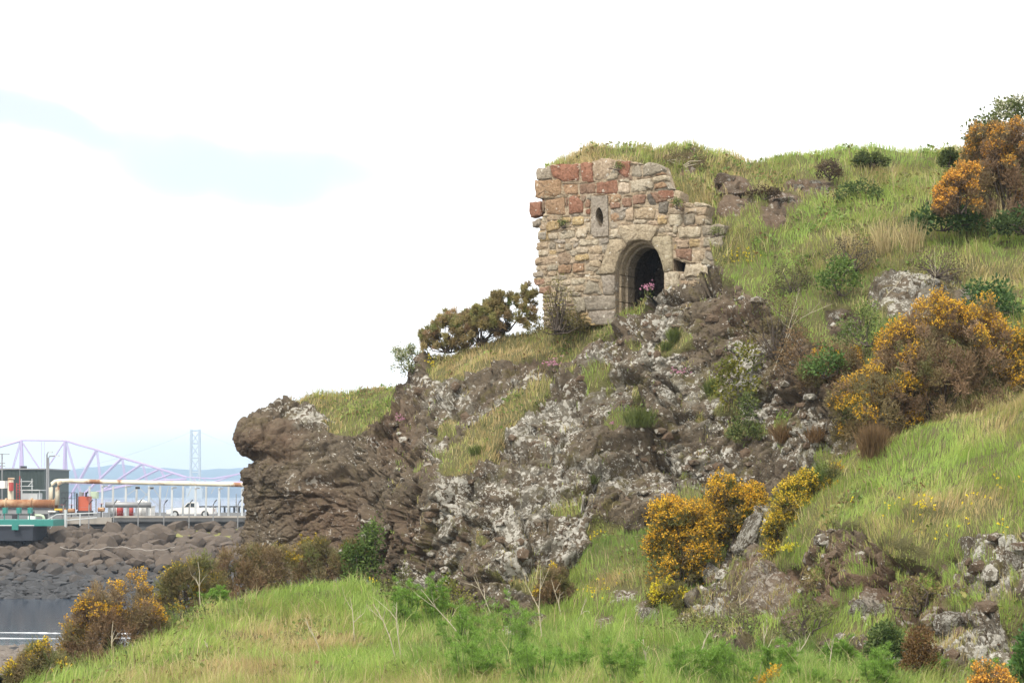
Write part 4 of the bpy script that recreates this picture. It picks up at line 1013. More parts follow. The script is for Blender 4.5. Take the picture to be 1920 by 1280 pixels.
GBROWN = np.array([0.215, 0.135, 0.072]); GGREEN = np.array([0.120, 0.165, 0.045]); GOLIVE = np.array([0.20, 0.185, 0.066]); GREY_B = np.array([0.28, 0.195, 0.120])
DOME = [(0, 0.35), (0.15, 0.7), (0.35, 0.95), (0.5, 1.0), (0.7, 0.9), (0.88, 0.65), (1, 0.35)]
BUSH_N = [0]
def bush_frame(x0, x1, yt, yb, d):
    k = pxm(d); return at((x0 + x1) / 2, yb, d), (x1 - x0) * k, (yb - yt) * k
def clump_cloud(rd, W, H, depth, profile, n, r, shear=0.0, low=0.0):
    """clump centres filling the outline of the bush, denser towards its skin"""
    fx = rd.uniform(0.03, 0.97, n); top = interp(profile, fx)
    h = low + (1 - low) * rd.random(n) ** 0.72
    wy = np.sqrt(np.maximum(0.05, 1 - (2 * fx - 1) ** 2)) * np.sqrt(np.maximum(0.1, 1 - h ** 2 * 0.8))
    z = np.maximum(h * top * H - r * 0.8, r * 0.25)
    x = (fx - 0.5) * (W - 1.2 * r) + shear * (z / H) * W
    return np.stack([x, rd.uniform(-1, 1, n) * wy * depth * 0.5, z], -1), h
def gorse(x0, x1, yt, yb, d, label, profile=DOME, flower=0.5, fcol=ORANGE, brown=0.7, dens=1.0, shear=0.0, ftop=0.3, depth=None, kind='gorse_bush', cat='gorse', cl=None, needle=1.0, lum=1.0, group='flowering gorse bushes'):
    BUSH_N[0] += 1; rd = np.random.default_rng(1000 + BUSH_N[0])
    B, W, H = bush_frame(x0, x1, yt, yb, d)
    depth = depth or min(W, 2.2 * H) * 0.8
    root = empty(kind, B); tag(root, label, cat, group)
    cr = cl or np.clip(0.105 * math.sqrt(W * H) + 0.05, 0.10, 0.20)
    nC = int(np.clip(dens * W * H / (cr * cr) * 1.25, 14, 230))
    C, h = clump_cloud(rd, W, H, depth, profile, nC, cr, shear)
    C = C + np.array(B)
    # stems fan out from the root to the clumps
    mb = MB()
    for k in rd.choice(nC, min(nC, 16), replace=False):
        p1 = Vector(C[k].tolist()); p0 = B + Vector((rd.normal(0, 0.06), rd.normal(0, 0.06), -0.1))
        m = p0.lerp(p1, 0.5) + Vector(rd.normal(0, 0.08, 3))
        mb.tube([p0, m, p1], [0.022, 0.014, 0.006], 5, cap=False)
    mb.build('stem', M['bark'], root)
    nS = int(62 * needle)
    ci = np.repeat(np.arange(nC), nS); n = len(ci)
    rr = cr * rd.uniform(0.75, 1.25, nC)
    O = sph(rd, n); O[:, 2] *= 1.15
    base = C[ci] + O * (rr[ci] * rd.random(n) ** 0.5)[:, None] * 0.78
    ctr = np.array(B) + np.array([0, 0, H * 0.35])
    dr = unit(O * 0.8 + np.array([0, 0, 0.75]) + 0.35 * unit(base - ctr) + rd.normal(0, 0.3, (n, 3)))
    L = rd.uniform(0.05, 0.12, n) * (0.6 + 2.2 * cr)
    cb = np.clip(brown + rd.normal(0, 0.25, nC) - 0.25 * (h - 0.5), 0, 1)
    cA = GGREEN + (GOLIVE - GGREEN) * rd.random(nC)[:, None]
    cB = GBROWN + (GREY_B - GBROWN) * rd.random(nC)[:, None]
    cc = (cA + (cB - cA) * cb[:, None]) * rd.uniform(0.75, 1.2, nC)[:, None] * lum
    S = Soup()
    wn_ = 0.00028 * d * 1.15
    K = 6
    for q in range(K):
        t = (q + rd.random(n)) / K
        D2 = unit(dr + rd.normal(0, 0.75, (n, 3)))
        S.tris(base + dr * (L * t)[:, None], D2, L * rd.uniform(0.4, 0.8, n), np.full(n, wn_) * rd.uniform(0.8, 1.4, n), cc[ci] * rd.uniform(0.7, 1.3, n)[:, None], rd)
    S.tris(base, dr, L * 1.25, np.full(n, wn_ * 1.2), cc[ci], rd)
    S.build('foliage', M['leaf'], root)
    # blossom on the sunward outer shoots of the flowering clumps
    if flower > 0:
        lit = sstep(ftop - 0.2, ftop + 0.25, h + rd.normal(0, 0.16, nC)) * flower * 1.15
        fl = rd.random(nC) < lit
        shoot = fl[ci] & (O[:, 2] + 0.35 * O[:, 0] * np.sign(C[ci, 0] - B.x) - 0.25 * O[:, 1] > rd.normal(-0.02, 0.36, n))
        k = np.nonzero(shoot)[0]
        F = Soup()
        for q in range(6):
            t = rd.uniform(0.55, 1.35, len(k))
            P = base[k] + dr[k] * (L[k] * t)[:, None] + rd.normal(0, 0.012, (len(k), 3))
            fc = fcol * rd.uniform(0.62, 1.18, (len(k), 1)) * (1 + rd.normal(0, 0.06, (len(k), 3)))
            sz = np.full(len(k), 0.00042 * d + 0.011) * rd.uniform(0.7, 1.25, len(k))
            F.leaves(P, unit(sph(rd, len(k)) + np.array([0, -0.2, 0.5])), sz * 1.3, sz, fc, rd)
        F.build('blossom', M['petal'], root)
    return root
def leafy(x0, x1, yt, yb, d, label, name='leafy_shrub', cat='shrub', col=(0.07, 0.115, 0.03), col2=(0.14, 0.18, 0.05), profile=DOME, size=0.05, dens=1.0, stems=10, white=0.0, wcol=(0.62, 0.60, 0.46), depth=None, cr=None, perc=26, stem_mat='bark', fruit=0.0, low=0.0):
    BUSH_N[0] += 1; rd = np.random.default_rng(1000 + BUSH_N[0])
    B, W, H = bush_frame(x0, x1, yt, yb, d)
    depth = depth or min(W, 2 * H) * 0.8
    root = empty(name, B); tag(root, label, cat)
    cr = cr or np.clip(0.12 * math.sqrt(W * H) + 0.03, 0.08, 0.24)
    nC = int(np.clip(dens * W * H / (cr * cr) * 1.3, 8, 220))
    C, h = clump_cloud(rd, W, H, depth, profile, nC, cr, 0, low); C = C + np.array(B)
    mb = MB()
    for k in rd.choice(nC, min(nC, stems), replace=False):
        p1 = Vector(C[k].tolist()); p0 = B + Vector((rd.normal(0, 0.05), rd.normal(0, 0.05), -0.1))
        m = p0.lerp(p1, 0.5) + Vector(rd.normal(0, 0.07, 3))
        mb.tube([p0, m, p1], [0.020, 0.013, 0.005], 5, cap=False)
    if stems: mb.build('stem', M[stem_mat], root)
    n = nC * perc; ci = np.repeat(np.arange(nC), perc)
    O = sph(rd, n)
    P = C[ci] + O * (cr * rd.random(n) ** 0.45)[:, None]
    t = rd.random(nC)[:, None]; cc = np.array(col) + (np.array(col2) - np.array(col)) * t
    S = Soup(); D = unit(O + np.array([0, -0.2, 0.25]) + rd.normal(0, 0.5, (n, 3)))
    s_ = size * rd.uniform(0.7, 1.3, n)
    S.leaves(P, D, s_ * 1.35, s_ * 0.8, cc[ci] * rd.uniform(0.7, 1.3, n)[:, None], rd)
    S.build('foliage', M['leaf'], root)
    if white > 0:
        fl = rd.random(nC) < white; k = np.nonzero(fl[ci] & (O[:, 2] > -0.1) & (rd.random(n) < 0.75))[0]
        F = Soup()
        for q in range(3):
            F.leaves(P[k] + rd.normal(0, 0.02, (len(k), 3)), unit(sph(rd, len(k)) + np.array([0, -0.3, 0.6])), np.full(len(k), size * 0.75), np.full(len(k), size * 0.65), np.array(wcol) * rd.uniform(0.75, 1.1, (len(k), 1)), rd)
        F.build('blossom', M['petal'], root)
    return root
def gd(s, px, py): return ground(s, px, py).y

# --- gorse in the foreground and at the cliff foot
gorse(104, 335, 1070, 1240, 33.2, 'brown gorse bush with orange tipped spikes above the water at lower left', [(0, 0.25), (0.12, 0.5), (0.22, 0.72), (0.28, 0.92), (0.36, 0.78), (0.42, 0.95), (0.47, 0.8), (0.56, 1.0), (0.68, 1.0), (0.76, 0.75), (0.88, 0.55), (1, 0.3)], 0.42, ORANGE * 0.9, 0.95, 1.25, ftop=0.62)
gorse(10, 175, 1200, 1275, 31.6, 'low green gorse with yellow flecks in the bottom left corner', DOME, 0.25, YELL * 0.8, 0.45, ftop=0.3)
gorse(282, 428, 1032, 1150, 36.9, 'green and yellow gorse left of the dark brown thicket under the cliff', [(0, 0.45), (0.2, 0.75), (0.5, 0.9), (0.8, 1), (1, 0.8)], 0.28, YELL * 0.72, 0.40, ftop=0.35)
gorse(392, 562, 1012, 1125, 40.0, 'dark brown gorse thicket below the overhanging cliff nose', [(0, 0.7), (0.25, 0.95), (0.6, 0.9), (1, 0.95)], 0.06, YELL * 0.5, 0.85, ftop=0.5)
gorse(535, 690, 1002, 1088, 43.0, 'brown and green gorse thicket at the foot of the cliff', [(0, 0.8), (0.3, 1), (0.6, 0.85), (1, 1)], 0.03, YELL * 0.5, 0.62, ftop=0.5)
leafy(255, 400, 1112, 1205, 34.6, 'dark green scrub joining the brown gorse to the thicket at left', 'leafy_shrub', 'shrub', (0.07, 0.095, 0.032), (0.16, 0.18, 0.055), [(0, 0.45), (0.3, 0.7), (0.7, 0.95), (1, 1)], 0.04, 1.0, 16)
leafy(632, 722, 955, 1078, 42.6, 'glossy green ivy climbing the corner of the cliff foot', 'ivy', 'ivy', (0.05, 0.09, 0.022), (0.13, 0.19, 0.045), [(0, 0.45), (0.4, 0.6), (0.75, 0.85), (0.95, 1), (1, 0.9)], 0.055, 1.3, 6)
# --- gorse on the skyline left of the ruin
gorse(880, 1012, 526, 614, 48.2, 'tall olive brown gorse on the skyline just left of the ruin', [(0, 0.35), (0.1, 0.62), (0.25, 0.6), (0.35, 0.82), (0.55, 0.8), (0.75, 0.95), (0.85, 1), (1, 0.8)], 0, ORANGE, 0.5, 0.34, ftop=0.5, cl=0.085, lum=1.55)
gorse(783, 892, 574, 654, 49.3, 'wind leaning brown gorse on the skyline above the ledge grass', [(0, 0.4), (0.1, 0.55), (0.3, 0.72), (0.5, 0.98), (0.7, 1), (0.9, 0.85), (1, 0.6)], 0, ORANGE, 0.62, 0.36, ftop=0.5, cl=0.085, lum=1.55)
gorse(840, 960, 566, 640, 48.6, 'loose middle gorse of the skyline row left of the ruin', [(0, 0.5), (0.2, 0.75), (0.45, 0.9), (0.7, 1), (1, 0.8)], 0, ORANGE, 0.55, 0.3, ftop=0.5, cl=0.085, lum=1.55)
# --- gorse on the right
gorse(1796, 2010, 214, 415, 42.6, 'tall brown and orange gorse on the hilltop at the right edge', [(0, 0.55), (0.1, 0.9), (0.35, 0.98), (0.5, 0.92), (0.7, 1), (1, 0.9)], 0.36, RUST * 1.0, 0.95, 1.15, ftop=0.3)
gorse(1748, 1840, 298, 392, 41.6, 'small round orange gorse leaning from the tall hilltop gorse', [(0, 0.35), (0.2, 0.6), (0.6, 0.9), (0.85, 1), (1, 0.8)], 0.85, RUST * 1.2, 0.9, ftop=0.15)
gorse(1632, 1908, 546, 792, 36.2, 'largest gorse bush, orange crown over bare brown twigs, on the right slope', [(0, 0.55), (0.06, 0.7), (0.12, 0.75), (0.3, 0.92), (0.48, 1), (0.6, 0.9), (0.78, 0.96), (0.9, 0.85), (1, 0.7)], 0.95, ORANGE * 0.95, 0.95, 1.15, ftop=0.72)
gorse(1546, 1735, 676, 818, 35.9, 'wide orange and green gorse hanging over the cliff beside the largest bush', [(0, 0.5), (0.1, 0.75), (0.35, 0.85), (0.6, 0.95), (0.8, 1), (1, 0.7)], 0.5, ORANGE * 0.9, 0.6, 1.1, ftop=0.25)
gorse(1490, 1622, 636, 722, 38.6, 'small brown gorse with orange dots high on the cliff', [(0, 0.4), (0.3, 0.8), (0.6, 0.85), (0.9, 1), (1, 0.8)], 0.3, ORANGE * 0.85, 0.75, ftop=0.45)
gorse(1872, 2010, 604, 732, 36.0, 'orange gorse cut by the right edge beside the largest bush', [(0, 0.55), (0.3, 0.9), (0.5, 1), (1, 0.8)], 0.85, ORANGE * 0.9, 0.7, ftop=0.2)
gorse(1316, 1444, 868, 1020, 37.2, 'bright orange gorse with a tall tip at the foot of the cliff', [(0, 0.35), (0.1, 0.55), (0.17, 0.85), (0.25, 1.0), (0.4, 0.92), (0.55, 0.72), (0.8, 0.78), (1, 0.6)], 1.0, ORANGE * 1.05, 0.30, 1.1, ftop=0.15)
gorse(1208, 1350, 926, 1100, 35.9, 'sprawling bright orange gorse above the small pale rocks', [(0, 0.35), (0.08, 0.9), (0.25, 0.88), (0.4, 0.97), (0.5, 0.9), (0.75, 0.95), (0.9, 0.8), (1, 0.55)], 1.0, ORANGE * 1.05, 0.38, 1.1, ftop=0.15)
gorse(1430, 1530, 872, 1064, 34.0, 'narrow yellow orange gorse growing over the long grey rock rib', [(0, 0.4), (0.1, 0.6), (0.35, 0.75), (0.6, 0.92), (0.85, 1), (1, 0.9)], 0.85, YELL * 0.9, 0.3, 1.1, ftop=0.15)
gorse(1492, 1612, 858, 966, 34.2, 'green gorse without flowers on the bank behind the rock rib', [(0, 0.5), (0.3, 0.85), (0.6, 1), (1, 0.6)], 0.12, YELL * 0.8, 0.25, ftop=0.3)
gorse(1208, 1306, 1086, 1136, 34.4, 'low yellow flowering clump below the sprawling gorse', DOME, 0.55, LEMON * 0.95, 0.35, ftop=0.1)
gorse(1402, 1505, 1260, 1310, 25.2, 'tip of an orange gorse at the bottom edge', DOME, 0.8, ORANGE * 0.9, 0.6, ftop=0.1)
gorse(1812, 1898, 1246, 1310, 23.4, 'brown orange gorse top at the bottom right edge', DOME, 0.6, RUST * 1.3, 0.8, ftop=0.2)
gorse(1000, 1080, 1060, 1120, 36.6, 'small brown and yellow gorse at the foot of the grey cliff', DOME, 0.10, YELL * 0.85, 0.75, ftop=0.3)
# --- leafy shrubs, ivy, ferns
leafy(1335, 1432, 640, 746, 40.5, 'yellow green ferns hanging on the cliff right of centre', 'fern_patch', 'fern', (0.10, 0.12, 0.025), (0.24, 0.22, 0.035), [(0, 0.5), (0.3, 0.9), (0.6, 1), (0.9, 0.95), (1, 0.7)], 0.06, 0.6, 0, depth=0.5)
leafy(1365, 1440, 730, 815, 39.8, 'pale green creeper trailing down the cliff below the ferns', 'creeper', 'creeper', (0.07, 0.10, 0.03), (0.16, 0.19, 0.06), DOME, 0.05, 0.6, 5, depth=0.5)
leafy(1795, 1915, 508, 590, 38.2, 'dark green bramble bush right of the lichened outcrops', 'bramble_bush', 'bramble', (0.035, 0.075, 0.022), (0.10, 0.17, 0.05), DOME, 0.06, 1.0, 10)
leafy(1690, 1850, 374, 424, 42.2, 'dark green brambles under the tall hilltop gorse', 'bramble_bush', 'bramble', (0.04, 0.08, 0.022), (0.10, 0.16, 0.05), DOME, 0.07, 1.0, 8)
leafy(1850, 1990, 385, 430, 41.2, 'low dark green scrub at the right edge below the hilltop gorse', 'bramble_bush', 'bramble', (0.035, 0.065, 0.02), (0.10, 0.14, 0.045), DOME, 0.07, 1.0, 8)
leafy(1758, 1800, 277, 306, 46.6, 'small round green shrub on the crest beside the tall gorse', 'leafy_shrub', 'shrub', (0.06, 0.085, 0.025), (0.12, 0.14, 0.045), DOME, 0.05, 1.2, 4)
leafy(1596, 1670, 281, 306, 47.4, 'low dark green shrub on the middle of the hill crest', 'leafy_shrub', 'shrub', (0.055, 0.08, 0.025), (0.11, 0.13, 0.04), DOME, 0.05, 1.0, 4)
leafy(1528, 1582, 296, 330, 46.4, 'dark brown heather clump on the hilltop above the small stones', 'heather_clump', 'heather', (0.06, 0.045, 0.028), (0.12, 0.085, 0.05), DOME, 0.035, 1.2, 6)
leafy(1395, 1470, 345, 366, 45.0, 'flat dark heather strip between the hilltop outcrops', 'heather_clump', 'heather', (0.06, 0.042, 0.026), (0.12, 0.085, 0.05), DOME, 0.035, 1.0, 4)
leafy(1235, 1330, 278, 306, 46.2, 'brown dead growth on the turf above the ruin', 'heather_clump', 'heather', (0.10, 0.075, 0.04), (0.18, 0.14, 0.07), DOME, 0.03, 0.8, 8, stem_mat='dead_wood')
leafy(1560, 1660, 330, 372, 45.2, 'green low scrub on the hilltop right of the small stones', 'leafy_shrub', 'shrub', (0.05, 0.085, 0.025), (0.11, 0.15, 0.045), DOME, 0.05, 0.8, 4)
leafy(1530, 1620, 470, 545, 41.0, 'fresh green shrub on the slope above the cliff', 'leafy_shrub', 'shrub', (0.06, 0.11, 0.025), (0.15, 0.22, 0.05), DOME, 0.055, 0.7, 6)
leafy(1385, 1525, 525, 665, 40.5, 'brown twiggy bramble tangle at the top of the cliff', 'bramble_bush', 'bramble', (0.09, 0.07, 0.036), (0.19, 0.155, 0.07), DOME, 0.04, 0.8, 30)
leafy(1540, 1660, 430, 500, 41.8, 'grey brown leafless scrub in the middle of the hillside', 'bramble_bush', 'bramble', (0.09, 0.075, 0.045), (0.17, 0.14, 0.08), DOME, 0.035, 0.6, 18)
leafy(1690, 1830, 455, 510, 40.2, 'greyish dry scrub above the lichened outcrops', 'bramble_bush', 'bramble', (0.10, 0.085, 0.045), (0.20, 0.17, 0.085), DOME, 0.035, 0.6, 18)
leafy(1005, 1090, 505, 612, 45.3, 'thin yellow green shrub in front of the left end of the ruin', 'twiggy_shrub', 'shrub', (0.12, 0.11, 0.035), (0.27, 0.24, 0.06), [(0, 0.5), (0.3, 0.95), (0.6, 1), (0.85, 0.7), (1, 0.4)], 0.032, 0.75, 30, depth=0.5, perc=18)
leafy(985, 1110, 570, 618, 45.4, 'low brown green scrub at the foot of the ruin', 'twiggy_shrub', 'shrub', (0.09, 0.08, 0.03), (0.17, 0.14, 0.05), DOME, 0.035, 1.1, 12, depth=0.5)
leafy(1500, 1590, 640, 700, 38.0, 'green grassy shrub behind the small brown gorse', 'leafy_shrub', 'shrub', (0.05, 0.10, 0.025), (0.12, 0.19, 0.045), DOME, 0.05, 0.6, 4)
leafy(1690, 1760, 1165, 1250, 25.6, 'rust brown moss mound beside the lower right rocks', 'moss_mound', 'moss', (0.11, 0.065, 0.028), (0.20, 0.12, 0.045), DOME, 0.03, 2.0, 0)
leafy(1620, 1700, 1165, 1225, 26.2, 'dark green cushion of grass and leaves under the bank', 'leafy_shrub', 'shrub', (0.05, 0.09, 0.025), (0.13, 0.17, 0.05), DOME, 0.04, 1.4, 0)
leafy(1895, 1960, 1180, 1290, 23.6, 'green nettles in the bottom right corner', 'nettle_clump', 'nettles', (0.04, 0.10, 0.025), (0.11, 0.20, 0.05), DOME, 0.06, 1.2, 8)
leafy(700, 790, 1055, 1150, 37.4, 'olive scrub under the grey cliff prow', 'leafy_shrub', 'shrub', (0.08, 0.085, 0.03), (0.17, 0.17, 0.055), DOME, 0.035, 0.9, 14)
leafy(780, 900, 1075, 1150, 36.4, 'yellow green shrub at the foot of the grey cliff prow', 'leafy_shrub', 'shrub', (0.10, 0.12, 0.03), (0.24, 0.23, 0.05), DOME, 0.04, 0.9, 14)
leafy(1180, 1420, 1140, 1215, 31.2, 'olive tangle of scrub below the long rock rib', 'leafy_shrub', 'shrub', (0.09, 0.095, 0.035), (0.20, 0.19, 0.07), DOME, 0.035, 0.8, 20)
leafy(1440, 1600, 1110, 1200, 29.4, 'thin olive scrub in front of the bare earth bank', 'leafy_shrub', 'shrub', (0.09, 0.10, 0.035), (0.18, 0.20, 0.06), DOME, 0.035, 0.6, 20)

leafy(1440, 1580, 600, 700, 39.2, 'rust brown dead bracken on the cliff left of the small gorse', 'bracken_patch', 'bracken', (0.13, 0.08, 0.04), (0.24, 0.16, 0.075), DOME, 0.04, 0.7, 16)
leafy(1440, 1530, 470, 545, 41.8, 'grey green scrub above the bramble tangle', 'bramble_bush', 'bramble', (0.09, 0.09, 0.04), (0.19, 0.18, 0.07), DOME, 0.04, 0.7, 18)
leafy(1560, 1690, 560, 640, 38.6, 'green grassy scrub between the grey rock and the largest gorse', 'leafy_shrub', 'shrub', (0.08, 0.12, 0.035), (0.19, 0.24, 0.06), DOME, 0.045, 0.8, 10)
leafy(1500, 1640, 1040, 1100, 30.4, 'tan and olive growth hanging over the bare earth of the bank', 'leafy_shrub', 'shrub', (0.13, 0.11, 0.045), (0.27, 0.21, 0.09), DOME, 0.035, 0.8, 12)
leafy(1660, 1790, 1070, 1130, 27.8, 'sparse brown green growth on the earth below the turf edge', 'leafy_shrub', 'shrub', (0.12, 0.095, 0.04), (0.24, 0.20, 0.075), DOME, 0.035, 0.6, 12)
leafy(1330, 1450, 1120, 1200, 31.0, 'grey twiggy scrub on the lower end of the rock rib', 'leafy_shrub', 'shrub', (0.12, 0.11, 0.06), (0.23, 0.21, 0.11), DOME, 0.03, 0.6, 24)
for x0, x1, yt, yb, d, lb in [(1256, 1282, 368, 384, 44.15, 'small green plant rooted on the broken right shoulder of the ruin'), (1330, 1358, 420, 436, 43.55, 'grassy sprig on the lowest step of the ruin'), (1044, 1066, 408, 420, 45.75, 'tiny plant in a joint of the ruin left of the slit window'), (1150, 1176, 300, 312, 45.05, 'little tuft on the top course of the ruin')]:
    leafy(x0, x1, yt, yb, d, lb, 'wall_plant', 'plant', (0.09, 0.12, 0.035), (0.20, 0.22, 0.07), DOME, 0.032, 0.9, 3, depth=0.15, perc=18)
# --- hawthorns
def hawthorn(x0, x1, yt, yb, d, label, trunk_h, lean, perc, size, white, dens=1.0, depth_b=3, profile=DOME):
    BUSH_N[0] += 1; rd = np.random.default_rng(1000 + BUSH_N[0])
    B, W, H = bush_frame(x0, x1, yt, yb, d)
    root = empty('hawthorn_tree', B); tag(root, label, 'tree')
    mb = MB(); tips = []
    t = B + Vector((lean * W, 0, H * trunk_h))
    mb.tube([B - Vector((0, 0, 0.2)), B.lerp(t, 0.5) + Vector((0.04, 0, 0)), t], [0.05 * W, 0.042 * W, 0.034 * W], 7, cap=False)
    for k in range(6):
        dv = Vector((rd.uniform(-1, 1), rd.uniform(-0.7, 0.7), rd.uniform(0.25, 1))).normalized()
        branch(mb, t, dv, W * 0.27, 0.022 * W, depth_b, rd, 0.55, 0.12, 3, 4, (2, 3), tips)
    mb.build('trunk', M['bark'], root)
    T = np.array([tuple(p) for p in tips])
    keep = rd.random(len(T)) < dens; T = T[keep]
    n = len(T) * perc; P = np.repeat(T, perc, 0) + rd.normal(0, 0.045 * W, (n, 3))
    S = Soup(); col = np.array((0.085, 0.115, 0.03)) + rd.random((n, 1)) * np.array((0.09, 0.10, 0.03))
    sz = size * rd.uniform(0.7, 1.3, n)
    S.leaves(P, sph(rd, n), sz * 1.2, sz * 0.85, col, rd); S.build('crown', M['leaf'], root)
    F = Soup(); k = rd.random(n) < white
    F.leaves(P[k] + rd.normal(0, 0.02, (k.sum(), 3)), unit(sph(rd, k.sum()) + np.array([0, -0.2, 0.6])), sz[k] * 1.1, sz[k], np.array((0.62, 0.60, 0.44)) * rd.uniform(0.7, 1.1, (k.sum(), 1)), rd)
    F.build('blossom', M['petal'], root)
    return root
hawthorn(722, 802, 626, 722, 49.6, 'small wind bent hawthorn with white blossom on the skyline', 0.28, 0.06, 7, 0.035, 0.42, 0.75, 3)
leafy(1800, 2000, 172, 330, 46.2, 'white flowering hawthorn behind the tall hilltop gorse', 'hawthorn_tree', 'tree', (0.075, 0.10, 0.03), (0.16, 0.18, 0.06), [(0, 0.5), (0.06, 0.72), (0.2, 0.85), (0.4, 0.97), (0.6, 1), (1, 0.9)], 0.07, 1.1, 14, white=0.55, perc=44)

# --- feathery bright green plants
def fennel(px, yt, yb, wpx, sname, label, col=(0.17, 0.29, 0.055), nst=11):
    BUSH_N[0] += 1; rd = np.random.default_rng(1000 + BUSH_N[0])
    g = ground(sname, px, yb); d = g.y; k = pxm(d); W, H = wpx * k, (yb - yt) * k
    root = empty('fennel_plant', g); tag(root, label, 'plant', 'feathery green plants')
    mb = MB(); S = Soup()
    for s_ in range(nst):
        a = rd.uniform(-1, 1); top = g + Vector((a * W * 0.45, rd.normal(0, W * 0.2), H * rd.uniform(0.55, 1.0) * (1 - 0.3 * a * a)))
        b0 = g + Vector((a * W * 0.12, rd.normal(0, 0.05), -0.05)); m = b0.lerp(top, 0.55) + Vector((a * W * 0.08, 0, 0.05))
        mb.tube([b0, m, top], [0.012, 0.008, 0.003], 4, cap=False)
        n = 560
        fr = unit(rd.normal(size=(7, 3)) + np.array([0, 0, 0.55])); fl_ = rd.uniform(0.15, 0.34, 7) * W; ft = rd.uniform(0.2, 0.95, 7); fi = rd.integers(0, 7, n)
        t = np.clip(ft[fi] + rd.normal(0, 0.015, n), 0, 1.02)
        P = np.array([tuple((b0.lerp(m, min(1, q * 2)) if q < 0.5 else m.lerp(top, (q - 0.5) * 2))) for q in t])
        out = sph(rd, n); out[:, 2] = np.abs(out[:, 2]) * 0.6
        u_ = rd.random(n) ** 0.8; P = P + fr[fi] * (fl_[fi] * u_)[:, None] + np.array([0, 0, -0.25]) * (fl_[fi] * u_ ** 2)[:, None] + out * (W * 0.045 * (1.1 - u_))[:, None]
        c = np.array(col) * rd.uniform(0.6, 1.5, (n, 1)) * np.array([1.0, 1.0, 0.9])
        S.tris(P, unit(out + np.array([0, 0, 0.5]) + rd.normal(0, 0.4, (n, 3))), rd.uniform(0.03, 0.08, n), np.full(n, 0.00022 * d), c, rd)
    mb.build('stem', M['leaf_stem'], root); S.build('foliage', M['leaf'], root)
M['leaf_stem'] = plain('green_stem', (0.10, 0.16, 0.04), 0.8)
for a in [(940, 1105, 1262, 110, 'meadow_slope', 'tall feathery bright green plant left of the bottom centre stalks'), (815, 1062, 1175, 60, 'meadow_slope', 'feathery green plant in front of the grey cliff prow'), (1010, 1190, 1290, 110, 'meadow_slope', 'bushy feathery plant at the bottom centre'), (880, 1190, 1285, 100, 'meadow_slope', 'low feathery plant left of the tall one at the bottom'),
          (1085, 1190, 1285, 100, 'meadow_slope', 'feathery green plant right of the bottom centre'), (1380, 1175, 1290, 120, 'meadow_slope', 'broad feathery plant below the olive scrub tangle'), (1455, 1180, 1285, 90, 'meadow_slope', 'feathery plant below the thin olive scrub'), (1570, 1168, 1262, 70, 'meadow_slope', 'upright feathery plant below the bare earth bank'), (1755, 1212, 1290, 70, 'meadow_slope', 'feathery plant left of the bottom right rocks'), (1500, 1235, 1300, 90, 'meadow_slope', 'dark feathery plant at the bottom between the orange tips'), (1650, 1215, 1300, 90, 'meadow_slope', 'bright feathery plant near the moss mound'), (402, 1095, 1145, 60, 'meadow_slope', 'small feathery plant in front of the green gorse at left'), (755, 1080, 1180, 70, 'meadow_slope', 'feathery plant left of the yellow green shrub'), (1160, 1180, 1290, 110, 'meadow_slope', 'wide feathery plant below the pale lichened rock'), (1290, 1200, 1300, 100, 'meadow_slope', 'feathery plant at the bottom right of centre'), (860, 1120, 1230, 80, 'meadow_slope', 'slender feathery plant beside the long leaning stalk'), (1850, 1225, 1300, 70, 'meadow_slope', 'feathery plant in the bottom right near the nettles')]:
    fennel(*a)

# --- dead pale stalks
def stalk(bx, by, tx, ty, sname, label, r=0.010, kids=3, name='dead_stalk', mat='dead_wood', umbel=False, d=None):
    BUSH_N[0] += 1; rd = np.random.default_rng(1000 + BUSH_N[0])
    g = ground(sname, bx, by) if d is None else at(bx, by, d)
    t = at(tx, ty, g.y - 0.1); L = (t - g).length
    mb = MB(); m = g.lerp(t, 0.5) + Vector(rd.normal(0, 0.03, 3)) * L
    pts = [g - Vector((0, 0, 0.05)), g.lerp(m, 0.5) + Vector(rd.normal(0, 0.012, 3)), m, m.lerp(t, 0.5) + Vector(rd.normal(0, 0.015, 3)), t]
    mb.tube(pts, [r, r * 0.9, r * 0.8, r * 0.6, r * 0.35], 5, cap=False)
    for k in range(kids):
        p = pts[rd.integers(2, 4)]; dv = ((t - g).normalized() + Vector((rd.normal(0, 0.6), rd.normal(0, 0.3), rd.uniform(-0.1, 0.4)))).normalized()
        branch(mb, p, dv, L * rd.uniform(0.15, 0.33), r * 0.6, 1, rd, 0.4, 0.1, 2, 4, (1, 2))
    o = mb.build(name, M[mat]); o.name = name
    tag(o, label, 'stalk', 'dead stalks')
    return o
